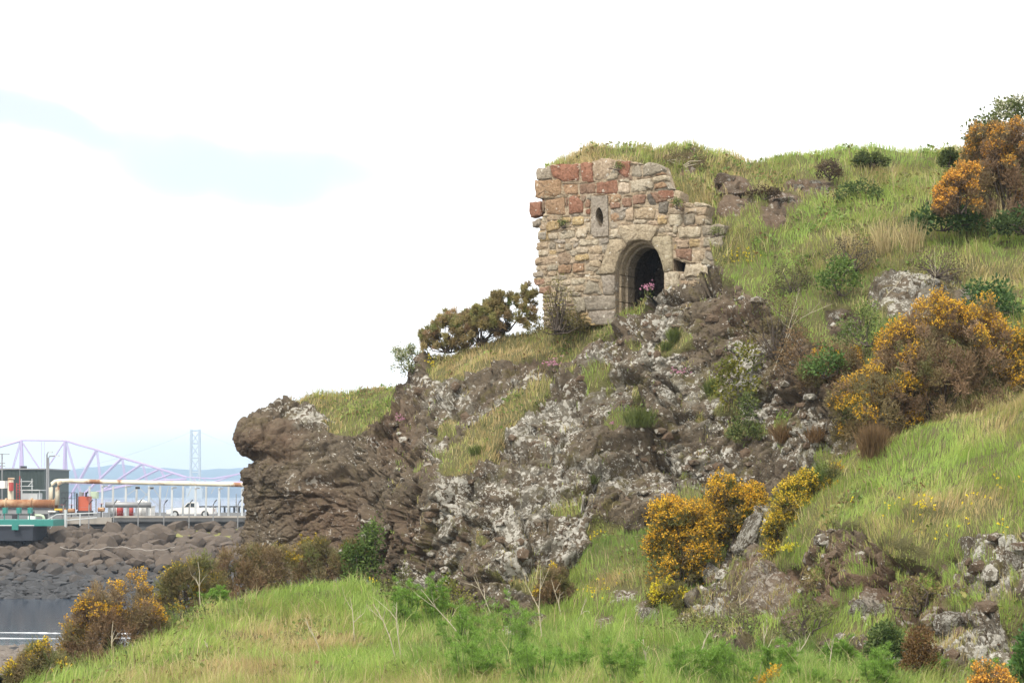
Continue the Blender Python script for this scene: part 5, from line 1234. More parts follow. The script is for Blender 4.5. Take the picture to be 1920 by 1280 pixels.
for a in [(748, 1246, 700, 1132, 'meadow_slope', 'pale forked dead stalk, leftmost of the bottom centre pair'), (752, 1246, 744, 1128, 'meadow_slope', 'straight pale dead stalk next to the forked one'), (885, 1222, 790, 1104, 'meadow_slope', 'long pale stalk leaning left across the bottom centre'), (662, 1208, 656, 1118, 'meadow_slope', 'thin dry stalk in the bright meadow left of centre'), (930, 1155, 888, 1080, 'meadow_slope', 'white bare twig in front of the grey cliff prow'), (1016, 1212, 1014, 1066, 'meadow_slope', 'tall straight brown stalk right of the bottom centre'), (1058, 1162, 1034, 1086, 'meadow_slope', 'arched dry stem in front of the small gorse'), (1072, 1176, 1100, 1126, 'meadow_slope', 'forked pale twig right of the arched stem'), (1388, 1208, 1384, 1112, 'meadow_slope', 'pale bare sapling with side twigs below the rock rib'), (1424, 1276, 1432, 1166, 'meadow_slope', 'tall thin straw stem below the olive scrub'), (1482, 1262, 1520, 1184, 'meadow_slope', 'thick pale stem leaning right at the bottom'), (210, 1242, 212, 1164, 'meadow_slope', 'dry umbel stalk in front of the brown gorse at lower left'), (370, 1130, 371, 1052, 'meadow_slope', 'pale dead stem in front of the green gorse at left'), (390, 1232, 388, 1204, 'meadow_slope', 'short dry stalk in the meadow at left'), (870, 1232, 862, 1150, 'meadow_slope', 'fine dry stalk between the feathery plants'), (1555, 1270, 1560, 1200, 'meadow_slope', 'thin straw stem right of the thick leaning one'), (1206, 1275, 1206, 1195, 'meadow_slope', 'grey dry stalk under the small pale rocks'), (1300, 1260, 1330, 1180, 'meadow_slope', 'pale stalk leaning right below the olive scrub tangle'), (600, 1230, 575, 1160, 'meadow_slope', 'thin dry stalk left of the bright meadow stalk')]:
    stalk(*a)
for i, (bx, by, tx, ty, lb) in enumerate([(1470, 640, 1500, 540, 'white bare twig curving up through the bramble tangle'), (1480, 600, 1430, 560, 'pale branch lying left in the bramble tangle'), (1480, 610, 1560, 570, 'pale branch lying right in the bramble tangle'), (1450, 690, 1495, 590, 'long white dead branch hanging over the cliff top'), (1655, 560, 1700, 510, 'dead branch arching over the lichened outcrops'), (1745, 560, 1752, 470, 'upright dead twig between the lichened outcrops')]):
    stalk(bx, by, tx, ty, 'rocky_cliff', lb, 0.006, 3, 'dead_branch', d=ground('rocky_cliff', bx, by).y - 0.35)
# --- tall straw grasses on the hillside and a brown tussock on the bank
def grass_clump(px, yb, wpx, hpx, sname, label, n, col, fan=0.6, name='grass_tussock', width=0.00028):
    BUSH_N[0] += 1; rd = np.random.default_rng(1000 + BUSH_N[0])
    g = ground(sname, px, yb); k = pxm(g.y); W, H = wpx * k, hpx * k
    B = np.array(g) + np.stack([rd.normal(0, W * 0.18, n), rd.normal(0, W * 0.15, n), np.full(n, -0.03)], -1)
    la = rd.uniform(0, 2 * np.pi, n); lm = fan * rd.random(n)
    lean = np.stack([np.cos(la) * lm, np.sin(la) * lm, 0 * la], -1)
    h = H * rd.uniform(0.45, 1.0, n)
    c = np.array(col) * rd.uniform(0.65, 1.25, (n, 1))
    S = Soup(); D = unit(lean + np.array([0, 0, 1.0]))
    mid = B + D * (h * 0.55)[:, None]; w = np.full(n, width * g.y)
    S.leaves(B, D, h, w * 1.3, c, rd)
    S.tris(mid, unit(D + lean * 0.5), h * 0.5, w, c, rd)
    root = empty(name, g); tag(root, label, 'grass', 'tall grass clumps'); tag(S.build('blades', M['blade'], root), kind='stuff')
grass_clump(1640, 862, 60, 78, 'grassy_bank', 'shaggy brown grass tussock on the crest of the bank', 900, (0.20, 0.13, 0.065), 0.55)
for i, (x, y, w, h, n, lb) in enumerate([(1660, 480, 60, 88, 90, 'tall straw grasses leaning left in the middle of the hillside'), (1710, 478, 60, 84, 90, 'tall straw grasses right of the leaning clump on the hillside'), (1870, 440, 80, 90, 60, 'tall straw stems in front of the tall hilltop gorse'), (1785, 440, 60, 60, 50, 'straw stems left of the tall hilltop gorse'), (1590, 470, 50, 50, 70, 'short straw grasses left of the tall ones'), (1240, 300, 40, 26, 60, 'bleached grass stems on the turf above the ruin')]):
    grass_clump(x, y, w, h, 'hilltop_slope', lb, n, (0.46, 0.38, 0.20), 0.45)
for i, (x, y, w, h, n, lb) in enumerate([(1200, 800, 70, 50, 300, 'green grass tuft on the ledge in the middle of the cliff'), (1250, 655, 26, 22, 200, 'round green cushion on the cliff under the doorway'), (1266, 640, 30, 34, 200, 'grassy tuft in the crack right of the round cushion'), (500, 900, 10, 60, 40, 'wispy plant hanging on the cliff nose'), (895, 850, 40, 24, 200, 'bright green tuft at the lower end of the diagonal ledge'), (1110, 905, 22, 22, 120, 'small green tuft low on the grey cliff'), (1470, 830, 40, 50, 200, 'brown grass tuft near the right end of the cliff'), (1530, 830, 40, 40, 200, 'rusty grass tuft at the lower right of the cliff'), (1330, 740, 26, 40, 120, 'green tuft beside the hanging ferns')]):
    grass_clump(x, y, w, h, 'rocky_cliff', lb, n, (0.13, 0.16, 0.045) if 'brown' not in lb and 'rusty' not in lb else (0.2, 0.125, 0.06), 0.9, width=0.0003)
# --- flowers
def flowers(px, py, wpx, hpx, sname, label, n, col, stem=0.12, cat='flowers', name='flower_clump', size=0.024, d=None):
    BUSH_N[0] += 1; rd = np.random.default_rng(1000 + BUSH_N[0])
    g = ground(sname, px, py) if d is None else at(px, py, d); k = pxm(g.y)
    root = empty(name, g); tag(root, label, cat, 'flower clumps')
    S = Soup(); spread = np.array([tuple(ground(sname, px + rd.normal(0, wpx * 0.36), py + rd.normal(0, max(hpx, wpx * 0.4) * 0.4))) for _ in range(n)]) if col == YEL and n < 40 else None
    P = np.array(g) + np.stack([rd.normal(0, wpx * k * 0.25, n), -0.1 + rd.normal(0, 0.06, n), np.abs(rd.normal(0, hpx * k * 0.3, n)) + stem * 0.5], -1)
    if spread is not None: P = spread + np.stack([0 * P[:, 0], -0.04 + 0 * P[:, 0], stem * rd.uniform(0.9, 1.9, n)], -1)
    Gs = Soup(); Gs.tris(P - np.array([0, 0, stem]), np.repeat([[0, 0, 1.0]], n, 0), np.full(n, stem), np.full(n, 0.008), np.repeat([[0.09, 0.13, 0.04]], n, 0), rd); tag(Gs.build('stem', M['leaf'], root), kind='stuff')
    for q in range(5):
        S.leaves(P + rd.normal(0, size * 0.3, (n, 3)), unit(sph(rd, n) + np.array([0, -0.3, 0.5])), np.full(n, size * 1.1), np.full(n, size), np.array(col) * rd.uniform(0.75, 1.15, (n, 1)), rd)
    tag(S.build('petals', M['petal'], root), kind='stuff')
PINK = (0.62, 0.30, 0.42); YEL = (0.75, 0.60, 0.03)
for a in [(1214, 548, 26, 26, 'rocky_cliff', 'pink flowers on the rock in front of the doorway', 34, PINK), (1036, 690, 40, 30, 'rocky_cliff', 'pink flowers on the rock below the ledge grass', 36, PINK), (1276, 706, 26, 20, 'rocky_cliff', 'pink flowers in the middle of the cliff', 22, PINK), (752, 795, 26, 20, 'rocky_cliff', 'pink flowers at the corner of the cliff nose', 18, PINK), (1146, 800, 12, 8, 'rocky_cliff', 'tiny pink flower by the ledge tuft', 8, PINK),
          (1700, 968, 60, 16, 'grassy_bank', 'yellow flowers scattered on the bank, left group', 10, YEL), (1736, 962, 30, 18, 'grassy_bank', 'yellow flowers over the hollow in the bank', 14, YEL), (1830, 958, 50, 14, 'grassy_bank', 'yellow flowers on the right of the bank', 7, YEL), (1880, 925, 60, 20, 'grassy_bank', 'yellow flowers high on the bank at right', 6, YEL), (1760, 1020, 80, 26, 'grassy_bank', 'yellow flowers along the broken turf edge', 9, YEL), (1640, 960, 60, 18, 'grassy_bank', 'few yellow flowers left on the bank', 5, YEL), (1880, 1010, 60, 20, 'grassy_bank', 'yellow flowers by the grey boulder', 6, YEL),
          (1388, 492, 40, 10, 'hilltop_slope', 'yellow flower mat on the turf right of the ruin', 30, YEL), (1125, 1115, 60, 24, 'meadow_slope', 'yellow flowers in the hollow left of the sprawling gorse', 22, YEL), (1105, 995, 40, 14, 'meadow_slope', 'yellow flowers at the cliff foot in the green hollow', 12, YEL), (805, 690, 20, 16, 'rocky_cliff', 'yellow flowers at the left end of the ledge', 18, YEL), (640, 745, 60, 20, 'rocky_cliff', 'yellow flowers on the turf of the cliff nose', 16, YEL), (705, 1075, 20, 10, 'meadow_slope', 'yellow flowers at the edge of the meadow', 10, YEL), (755, 912, 16, 12, 'rocky_cliff', 'orange tuft on the corner of the grey prow', 40, (0.55, 0.26, 0.03)), (1480, 1040, 50, 30, 'grassy_bank', 'lemon yellow flowers below the narrow gorse', 60, (0.62, 0.56, 0.05))]:
    flowers(*a)

# ---------------------------------------------------------------- sea, shore, far hills
def water_material():
    m, n, l, b = new_mat('sea_water')
    co = n.new('ShaderNodeTexCoord').outputs['Object']
    mp = n.new('ShaderNodeMapping'); mp.inputs['Scale'].default_value = (0.35, 1.0, 1.0); l.new(co, mp.inputs['Vector'])
    t1 = tex_noise(n, l, mp.outputs[0], 0.55, 5, 0.6); t2 = tex_noise(n, l, mp.outputs[0], 3.0, 4, 0.6)
    b.inputs['Base Color'].default_value = (0.020, 0.036, 0.060, 1)
    b.inputs['Roughness'].default_value = 0.10; b.inputs['IOR'].default_value = 1.333
    b.inputs['Specular IOR Level'].default_value = 0.5
    h = mth(n, l, 'ADD', t1.outputs['Fac'], mth(n, l, 'MULTIPLY', t2.outputs['Fac'], 0.35))
    bump(n, l, h, b, 0.10, 0.10)
    return m
M['water'] = water_material()
o = MB()._put([(-9000, 30, 0), (9000, 30, 0), (9000, 9000, 0), (-9000, 9000, 0)], [(0, 1, 2, 3)]).build('water', M['water']); tag(o, kind='structure')
# foreshore of wet stones at the lower left
nx, ny = 90, 70
X, Y = np.meshgrid(np.linspace(-60, 14, nx), np.linspace(36, 112, ny))
Z = np.interp(Y, [36, 60, 80, 99, 104, 112], [4.6, 2.4, 1.05, 0.10, -0.15, -0.9])
Pp = np.stack([X, Y, Z], -1); Pp[..., 2] += 0.16 * fbm(Pp, 0.35, 4, 5) + 0.06 * fbm(Pp, 1.6, 3, 6)
idx = np.arange(nx * ny).reshape(ny, nx)
Fq = np.stack([idx[:-1, :-1], idx[:-1, 1:], idx[1:, 1:], idx[1:, :-1]], -1).reshape(-1, 4)
M['shingle'] = plain('shingle', (0.078, 0.062, 0.050), 0.85, 0, 0.6, 3.0)
o = add('foreshore', np_mesh('foreshore', Pp.reshape(-1, 3), Fq, M['shingle'], smooth=True)); tag(o, kind='structure')
def many_rocks(n, pos, size, seed, sub=1):
    """n small rocks in one mesh: pos(i, rd) -> point, size(rd)"""
    rd = np.random.default_rng(seed); V = []; F = []; b = 0
    base = [rock_mesh(300 + k, sub, 12, 0.04) for k in range(5)]
    data = []
    for me in base:
        v = np.zeros(len(me.vertices) * 3, np.float32); me.vertices.foreach_get('co', v)
        f = np.zeros(len(me.loops), np.int32); me.loops.foreach_get('vertex_index', f)
        data.append((v.reshape(-1, 3), f.reshape(-1, 3))); bpy.data.meshes.remove(me)
    for i in range(n):
        v, f = data[i % 5]; a = rd.uniform(0, 6.28); s = size(rd) * np.array([rd.uniform(0.8, 1.4), rd.uniform(0.7, 1.2), rd.uniform(0.5, 0.9)])
        c, q = math.cos(a), math.sin(a)
        w = v * s; w = np.stack([w[:, 0] * c - w[:, 1] * q, w[:, 0] * q + w[:, 1] * c, w[:, 2]], -1) + np.array(pos(i, rd))
        V.append(w); F.append(f + b); b += len(v)
    return np.concatenate(V), np.concatenate(F)
def shore_pos(i, rd):
    y = rd.uniform(58, 101); x = rd.uniform(-0.275, -0.22) * y
    return x, y, float(np.interp(y, [36, 60, 80, 99, 104], [4.6, 2.4, 1.05, 0.1, -0.15])) + 0.03
V, F = many_rocks(1500, shore_pos, lambda r: r.uniform(0.06, 0.30) ** 1.0, 41)
M['pebble'] = plain('pebble', (0.13, 0.108, 0.088), 0.8, 0, 0.6, 0.9)
o = add('shore_pebbles', np_mesh('shore_pebbles', V, F, M['pebble'])); tag(o, 'grey and brown pebbles on the shore at the lower left', 'pebbles', kind='stuff')
M['weed_rock'] = plain('weed_rock', (0.020, 0.019, 0.019), 0.55, 0, 0.5, 1.2)
for i, (px, py, w, h, lb) in enumerate([(74, 1208, 50, 18, 'dark wet rock at the water edge behind the brown gorse'), (30, 1216, 30, 8, 'flat dark rock left of the wet one at the water edge'), (14, 1238, 26, 12, 'pale rounded stone on the pebble shore')]):
    d = 101 - 5 * i - (14 if i == 2 else 0); p = at(px, py, d); k = pxm(d)
    o = add('shore_rock', rock_mesh(60 + i, 3, 20, 0.06, mat=M['weed_rock'] if i < 2 else M['pebble'])); o.location = p; o.scale = (w * k * 0.5, w * k * 0.4, h * k * 0.6); tag(o, lb, 'rock')
# small breaking wavelets
M['foam'] = plain('foam', (0.72, 0.74, 0.76), 0.6, 0, 0.1, 6)
rd = np.random.default_rng(5)
for k_, (py, lb) in enumerate([(1183, 'broken white wavelet line farther from the shore'), (1192, 'bright white wavelet line nearer the shore')]):
    d = EYE / ((py - 925) / FOC); V = []; F = []
    xs = np.arange(-45, -10, 0.22)
    for i, x in enumerate(xs):
        w = max(0.003, 0.05 + 0.07 * math.sin(x * 1.3 + k_) + rd.normal(0, 0.03)) * (0.25 + 0.75 * float(vnoise(np.array([[x * 0.5, k_ * 9.0, 0.0]]), 1.0, 5)[0] > 0.42)); y = d + 0.5 * math.sin(x * 0.35 + k_)
        V += [(x, y - w, 0.006), (x, y, 0.02 + 0.35 * w), (x, y + w, 0.006)]
        if i: F += [(3 * i - 3, 3 * i, 3 * i + 1, 3 * i - 2), (3 * i - 2, 3 * i + 1, 3 * i + 2, 3 * i - 1)]
    o = add('wavelet', np_mesh('wavelet', np.array(V), F, M['foam'], smooth=True)); tag(o, lb, 'wave', kind='stuff')

# far hills on the other shore, haze blue put into their base colours
def hills(name, d0, d1, ridge, col, seed):
    px = np.linspace(-2600, 4600, 360); z = interp(ridge, px)
    top = AT(px, z, d1); n = len(px)
    top[:, 2] += (d1 / 420.0) * (fbm(top * np.array([1, 1, 0]), 0.004, 4, seed) * 0.55 + 0.45 * fbm(top * np.array([1, 1, 0]), 0.02, 3, seed + 4))
    V = []; rows = 9
    for r in range(rows):
        t = r / (rows - 1)
        q = top.copy(); q[:, 1] = d0 + (d1 - d0) * t; q[:, 0] = top[:, 0] * (q[:, 1] / d1) ** 0.5; q[:, 2] = np.maximum(0, top[:, 2]) * (t ** 0.7) - 0.5 + (0 if r in (0, rows - 1) else 1) * 4 * fbm(q, 0.006, 3, seed + 9)
        V.append(q)
    q = top.copy(); q[:, 1] += 500; q[:, 2] = -1; V.append(q); rows += 1
    V = np.concatenate(V); idx = np.arange(rows * n).reshape(rows, n)
    Fq = np.stack([idx[:-1, :-1], idx[:-1, 1:], idx[1:, 1:], idx[1:, :-1]], -1).reshape(-1, 4)
    o = add(name, np_mesh(name, V, Fq, plain(name, col, 0.95, 0, 0.5, 0.006), smooth=True)); tag(o, kind='structure')
hills('far_hills', 5200, 6400, [(-2600, 880), (-300, 882), (60, 888), (130, 880), (165, 873), (205, 867), (250, 869), (300, 874), (345, 882), (390, 880), (440, 877), (480, 876), (900, 868), (4600, 880)], (0.040, 0.085, 0.110), 3)
hills('far_shore', 4100, 4700, [(-2600, 903), (0, 905), (110, 902), (180, 897), (260, 899), (330, 903), (400, 902), (480, 898), (900, 900), (4600, 905)], (0.022, 0.045, 0.085), 9)

# ---------------------------------------------------------------- breakwater of boulders
def bw(s): return 146 + 26 * s, -0.7 + 5.3 * s            # distance, height along the slope
X, S_ = np.meshgrid(np.linspace(-120, 6, 120), np.linspace(-0.1, 1.0, 30))
Pp = np.stack([X, 146 + 26 * S_, -0.7 + 5.3 * S_ - 0.35], -1); Pp += 0.25 * np.stack([0 * X, 0 * X, fbm(Pp, 0.5, 3, 8)], -1)
idx = np.arange(X.size).reshape(X.shape); Fq = np.stack([idx[:-1, :-1], idx[:-1, 1:], idx[1:, 1:], idx[1:, :-1]], -1).reshape(-1, 4)
M['dark_gravel'] = plain('dark_gravel', (0.026, 0.022, 0.020), 0.8, 0, 0.5, 1.5)
o = add('breakwater', np_mesh('breakwater', Pp.reshape(-1, 3), Fq, M['dark_gravel'], smooth=True)); tag(o, kind='structure')
M['boulder_brown'] = plain('boulder_brown', (0.098, 0.077, 0.060), 0.9, 0, 0.5, 0.7, spec=0.2)
M['boulder_grey'] = plain('boulder_grey', (0.062, 0.054, 0.048), 0.85, 0, 0.6, 0.5, spec=0.25)
BR = [rock_mesh(80 + k, 2, 9, 0.05, 'boulder', M['boulder_brown']) for k in range(9)]; GRY = [rock_mesh(100 + k, 2, 11, 0.03, 'boulder', M['boulder_grey']) for k in range(7)]
def scatter_rd(n, s0, s1, r, seed):
    rd = np.random.default_rng(seed); out = []
    for _ in range(n * 40):
        if len(out) >= n: break
        s = rd.uniform(s0, s1); x = rd.uniform(-0.282, -0.125) * bw(s)[0]; rr = rd.uniform(*r)
        if all((x - a) ** 2 + ((s - b) * 27) ** 2 > (0.72 * (rr + c)) ** 2 for a, b, c in out): out.append((x, s, rr))
    return out, rd
pts_, rd = scatter_rd(230, 0.50, 1.0, (0.5, 1.3), 12)
for k, (x, s, r) in enumerate(pts_):
    y, z = bw(s); o = add('boulder', BR[k % 9]); o.location = (x, y, z + 0.15 * r); o.scale = (r * rd.uniform(0.9, 1.25), r * rd.uniform(0.8, 1.1), r * rd.uniform(0.6, 0.9))
    o.rotation_euler = (rd.uniform(-0.5, 0.5), rd.uniform(-0.5, 0.5), rd.uniform(0, 6.28)); tag(o, 'dry brown angular boulder in the upper half of the breakwater', 'boulder', 'brown breakwater boulders')
pts_, rd = scatter_rd(110, 0.28, 0.52, (0.45, 0.95), 13)
for k, (x, s, r) in enumerate(pts_):
    y, z = bw(s); o = add('boulder', GRY[k % 7]); o.location = (x, y, z + 0.1 * r); o.scale = (r * rd.uniform(0.9, 1.3), r, r * rd.uniform(0.55, 0.85))
    o.rotation_euler = (rd.uniform(-0.5, 0.5), rd.uniform(-0.5, 0.5), rd.uniform(0, 6.28)); tag(o, 'dull grey boulder in the middle band of the breakwater below the brown ones', 'boulder', 'grey breakwater boulders')
def weed_pos(i, rd):
    s = rd.uniform(0.06, 0.36); y, z = bw(s); return rd.uniform(-0.285, -0.12) * y, y, z + 0.1
V, F = many_rocks(1500, weed_pos, lambda r: r.uniform(0.3, 0.85), 14)
o = add('seaweed_rocks', np_mesh('seaweed_rocks', V, F, M['weed_rock'])); tag(o, 'black seaweed covered rocks along the waterline of the breakwater', 'rocks', kind='stuff')
mb = MB(); pts_ = [at(px, 1028 + 3 * math.sin(px * 0.05) + 1.5 * math.sin(px * 0.21), 160.5) for px in range(112, 335, 9)]
mb.tube(pts_, 0.024, 5); M['white_paint'] = plain('white_paint', (0.72, 0.70, 0.66), 0.5, 0, 0.08, 3)
M['bleached'] = plain('bleached_hose', (0.36, 0.33, 0.29), 0.8)
tag(mb.build('washed_up_hose', M['bleached']), 'long pale hose lying across the breakwater boulders', 'hose')

# ---------------------------------------------------------------- the quay and its pipework
QZ = 5.6
M['concrete'] = plain('concrete', (0.33, 0.30, 0.26), 0.9, 0, 0.3, 0.8); M['dark_concrete'] = plain('dark_concrete', (0.085, 0.085, 0.085), 0.9, 0, 0.3, 0.5)
M['cream'] = plain('cream_paint', (0.62, 0.57, 0.44), 0.55, 0, 0.1, 1.0, 0.45); M['pale_steel'] = plain('pale_steel', (0.50, 0.52, 0.52), 0.5, 0.2, 0.12, 2)
M['rusty'] = plain('rusty_pipe', (0.50, 0.36, 0.22), 0.8, 0, 0.2, 1.2, 1.0); M['steel'] = plain('steel', (0.26, 0.26, 0.26), 0.5, 0.4, 0.2, 2); M['dark_steel'] = plain('dark_steel', (0.045, 0.045, 0.05), 0.6, 0.2, 0.2, 2)
M['orange_paint'] = plain('orange_paint', (0.45, 0.10, 0.05), 0.5, 0, 0.15, 2); M['red_paint'] = plain('red_paint', (0.38, 0.06, 0.05), 0.5, 0, 0.15, 2); M['teal'] = plain('teal_paint', (0.03, 0.20, 0.17), 0.5, 0, 0.15, 2)
M['shed_green'] = plain('shed_green', (0.055, 0.075, 0.068), 0.6, 0, 0.1, 0.4); M['pale_green'] = plain('pale_green', (0.42, 0.50, 0.36), 0.5, 0, 0.1, 2); M['yellow_paint'] = plain('yellow_paint', (0.62, 0.42, 0.05), 0.5, 0, 0.1, 2)
M['glass'] = plain('dark_glass', (0.03, 0.04, 0.045), 0.08, 0, 0.1, 2); M['rubber'] = plain('rubber', (0.02, 0.02, 0.02), 0.8, 0, 0.1, 2); M['navy'] = plain('navy_paint', (0.022, 0.026, 0.036), 0.6, 0, 0.2, 0.6)
def zat(py, d): return EYE + (925 - py) / FOC * d
def xat(px, d): return (px - 960) / FOC * d
qy = empty('quay', (-40, 172, 0)); tag(qy, 'long dark concrete quay with a pale edge beam behind the breakwater', 'quay')
MB().box((-130, 172.6, -2), (8, 245, QZ)).build('quay_wall', M['dark_concrete'], qy)
MB().box((xat(124, 172), 172.1, QZ - 0.30), (xat(212, 172), 172.59, QZ + 0.30)).build('edge_beam', M['concrete'], qy)
MB().box((xat(212, 172) + 0.05, 172.3, QZ - 0.12), (8, 172.59, QZ + 0.24)).build('parapet', M['dark_concrete'], qy)
MB().box((xat(212, 172) + 0.05, 172.25, QZ + 0.243), (8, 172.62, QZ + 0.42)).build('kerb', M['concrete'], qy)
MB().box((-130, 173.2, QZ + 0.004), (7.9, 244.9, QZ + 0.03)).build('deck', M['dark_concrete'], qy)
# pipe trestle
PD = 181.0
def pz(px): return zat(901 + (px - 105) * 8 / 365.0, PD)
pr = empty('pipe_rack', at(283, 968, PD)); tag(pr, 'raised rack of two cream rust streaked pipes on pale posts along the quay', 'pipe rack')
for off, dz, lx in ((0, 0, 110), (1.1, 0.02, 98)):
    x0 = xat(lx, PD + off)
    pts_ = [Vector((x0, PD + off, zat(946, PD))), Vector((x0, PD + off, pz(110) - 0.65)), Vector((x0 + 0.12, PD + off, pz(110) - 0.28)), Vector((x0 + 0.4, PD + off, pz(110) - 0.06)), Vector((x0 + 0.8, PD + off, pz(110)))]
    pts_ += [Vector((xat(px, PD), PD + off, pz(px) + dz)) for px in range(150, 760, 40)]
    MB().tube(pts_, 0.21 if off == 0 else 0.20, 12).build('pipe', M['cream'], pr, True)
for px in (196, 240, 283, 326, 370, 414, 457, 500, 545):
    x = xat(px, PD)
    MB().box((x - 0.09, PD - 0.5, QZ - 0.3), (x + 0.09, PD - 0.34, pz(px) - 0.32)).build('post', M['pale_steel'], pr)
    MB().box((x - 0.08, PD - 0.6, pz(px) - 0.45), (x + 0.08, PD + 1.6, pz(px) - 0.33)).build('cross_beam', M['pale_steel'], pr)
for px in (170, 214, 258, 302, 345, 388, 430, 474):
    x = xat(px, 184.0)
    MB().box((x - 0.09, 184.0, QZ), (x + 0.09, 184.16, zat(911, 184.0))).build('post', M['pale_steel'], pr)
for a, b in (((232, 932), (257, 915)), ((262, 915), (298, 948)), ((285, 915), (262, 940)), ((288, 915), (301, 935)), ((309, 940), (316, 912)), ((352, 930), (360, 912)), ((396, 925), (402, 913))):
    MB().tube([at(*a, 183.5), at(*b, 183.5)], 0.035, 4).build('brace', M['pale_steel'], pr)
for px in (258, 284):
    p = at(px, 914, 183); MB().box((p.x - 0.18, 182.8, p.z - 0.12), (p.x + 0.18, 183.2, p.z + 0.1)).build('floodlight', M['dark_steel'], pr)
rp = empty('rusty_pipe', at(50, 945, 181.5)); tag(rp, 'thick rust streaked pipe lying left of the pipe rack bend', 'pipe')
MB().tube([at(px, 944, 181.5) for px in (-60, 0, 60, 108)], 0.42, 12).build('pipe', M['rusty'], rp, True)
for px in (12, 60, 104): MB().tube([at(px - 1.2, 944, 181.5), at(px + 1.2, 944, 181.5)], 0.56, 12).build('flange', M['rusty'], rp, True)
for px in (28, 85): p = at(px, 950, 181.5); MB().box((p.x - 0.2, 181.3, QZ), (p.x + 0.2, 181.7, p.z)).build('support', M['dark_steel'], rp)
lp = empty('low_pipe', at(240, 945, 179)); tag(lp, 'low grey pipe on short supports under the pipe rack', 'pipe')
MB().tube([at(px, 946, 179) for px in (198, 230, 283)], 0.26, 10).build('pipe', M['steel'], lp, True)
for px in (205, 240, 276): p = at(px, 950, 179); MB().box((p.x - 0.1, 178.9, QZ), (p.x + 0.1, 179.1, p.z)).build('support', M['steel'], lp)
# equipment on the quay
def pbox(x0, x1, y0, y1, d, dep):
    a = at(x0, y1, d); b = at(x1, y0, d); return (a.x, d, a.z), (b.x, d + dep, b.z)
def thing(name, label, cat, px, py, d): return tag(empty(name, at(px, py, d)), label, cat)
t = thing('orange_pump', 'orange pump housing with a black exhaust left on the quay', 'pump', 156, 966, 179)
MB().box(*pbox(146, 166, 930, 957, 179, 1.4)).build('housing', M['orange_paint'], t); MB().box(*pbox(144, 168, 957, 966, 178.9, 1.6)).build('skid', M['dark_steel'], t)
MB().tube([at(161, 931, 178.8), at(162, 923, 178.8), at(165, 922, 178.8)], 0.10, 6).build('exhaust', M['dark_steel'], t); MB().tube([at(144, 955, 178.8), at(144, 924, 178.8)], 0.09, 6).build('stack', M['dark_steel'], t); MB().tube([at(152, 930, 179.3), at(153, 922, 179.3)], 0.25, 8).build('filter', M['steel'], t)
for i, (x0, x1, y0, m, lb) in enumerate([(219, 231, 945, 'red_paint', 'red drum left of the pair beside the low pipe'), (240, 250, 948, 'red_paint', 'red drum right of the pair beside the low pipe'), (207, 217, 948, 'pale_steel', 'pale steel drum next to the red drums')]):
    a = at((x0 + x1) / 2, 968, 182); r = (x1 - x0) * pxm(182) / 2; t = tag(empty('drum', a), lb, 'drum')
    MB().tube([a, Vector((a.x, a.y, zat(y0, 182)))], r, 12).build('body', M[m], t, True); MB().tube([Vector((a.x, a.y, zat(y0, 182))), Vector((a.x, a.y, zat(y0, 182) + 0.07))], r * 0.92, 12).build('lid', M['steel'], t)
    zz = (a.z + zat(y0, 182)) / 2; MB().tube([Vector((a.x, a.y, zz - 0.03)), Vector((a.x, a.y, zz + 0.03))], r * 1.06, 12).build('hoop', M[m], t)
def dome(px, py, r, d, name, label, h0=0.0):
    t = thing(name, label, 'tank', px, 968, d); c = at(px, py, d); mb = MB()
    mb.tube([Vector((c.x, d, QZ)), Vector((c.x, d, c.z))] , r, 12).build('body', M['white_paint'], t, True)
    MB().tube([Vector((c.x, d, c.z + 0.001)), Vector((c.x, d, c.z + 0.25 * r)), Vector((c.x, d, c.z + 0.42 * r)), Vector((c.x, d, c.z + 0.5 * r))], [r, r * 0.86, r * 0.5, 0.02], 12).build('dome', M['white_paint'], t, True)
dome(220, 941, 0.32, 184.5, 'small_tank', 'small white domed tank behind the red drums'); dome(266, 943, 0.62, 185.5, 'white_tank', 'larger white domed tank behind the low pipe')
t = thing('site_cabin', 'white site cabin right of the red drums', 'cabin', 272, 968, 187); MB().box(*pbox(262, 283, 950, 970, 187, 2.2)).build('body', M['white_paint'], t); MB().box(*pbox(261, 284, 948, 950, 186.9, 2.4)).build('roof', M['pale_steel'], t); MB().box(*pbox(266, 271, 953, 959, 186.95, 0.06)).build('window', M['glass'], t); MB().box(*pbox(275, 280, 953, 968, 186.95, 0.06)).build('door', M['pale_steel'], t)
t = thing('grey_cabinet', 'grey green switch cabinet behind the pipe posts', 'cabinet', 176, 966, 188); MB().box(*pbox(169, 182, 921, 934, 188, 0.8)).build('body', M['pale_green'], t)
for px in (171, 180): MB().tube([at(px, 934, 188.2), at(px, 968, 188.2)], 0.06, 5).build('leg', M['steel'], t)
MB().box(*pbox(171, 180, 923, 932, 187.96, 0.03)).build('door', M['pale_green'], t)
for i, (px, py, lb) in enumerate([(118, 957, 'black valve with handwheel right of the pipe bend'), (134, 957, 'brown valve with handwheel left of the orange pump'), (190, 955, 'small rusty valve beneath the first rack post')]):
    t = thing('valve', lb, 'valve', px, 968, 178.5); c = at(px, py, 178.5)
    MB().tube([c + Vector((-0.3, 0, 0)), c + Vector((0.3, 0, 0))], 0.22, 8).build('body', M['rusty'], t); MB().tube([Vector((c.x, c.y, QZ)), c + Vector((0, 0, 0.55))], 0.06, 6).build('spindle', M['dark_steel'], t)
    MB().tube([c + Vector((0.22 * math.cos(w), 0.22 * math.sin(w), 0.55)) for w in np.linspace(0, 2 * math.pi, 13)], 0.025, 4).build('handwheel', M['red_paint'], t)
t = thing('guard_rail', 'dark guard rail behind the pipe bend', 'railing', 130, 966, 184)
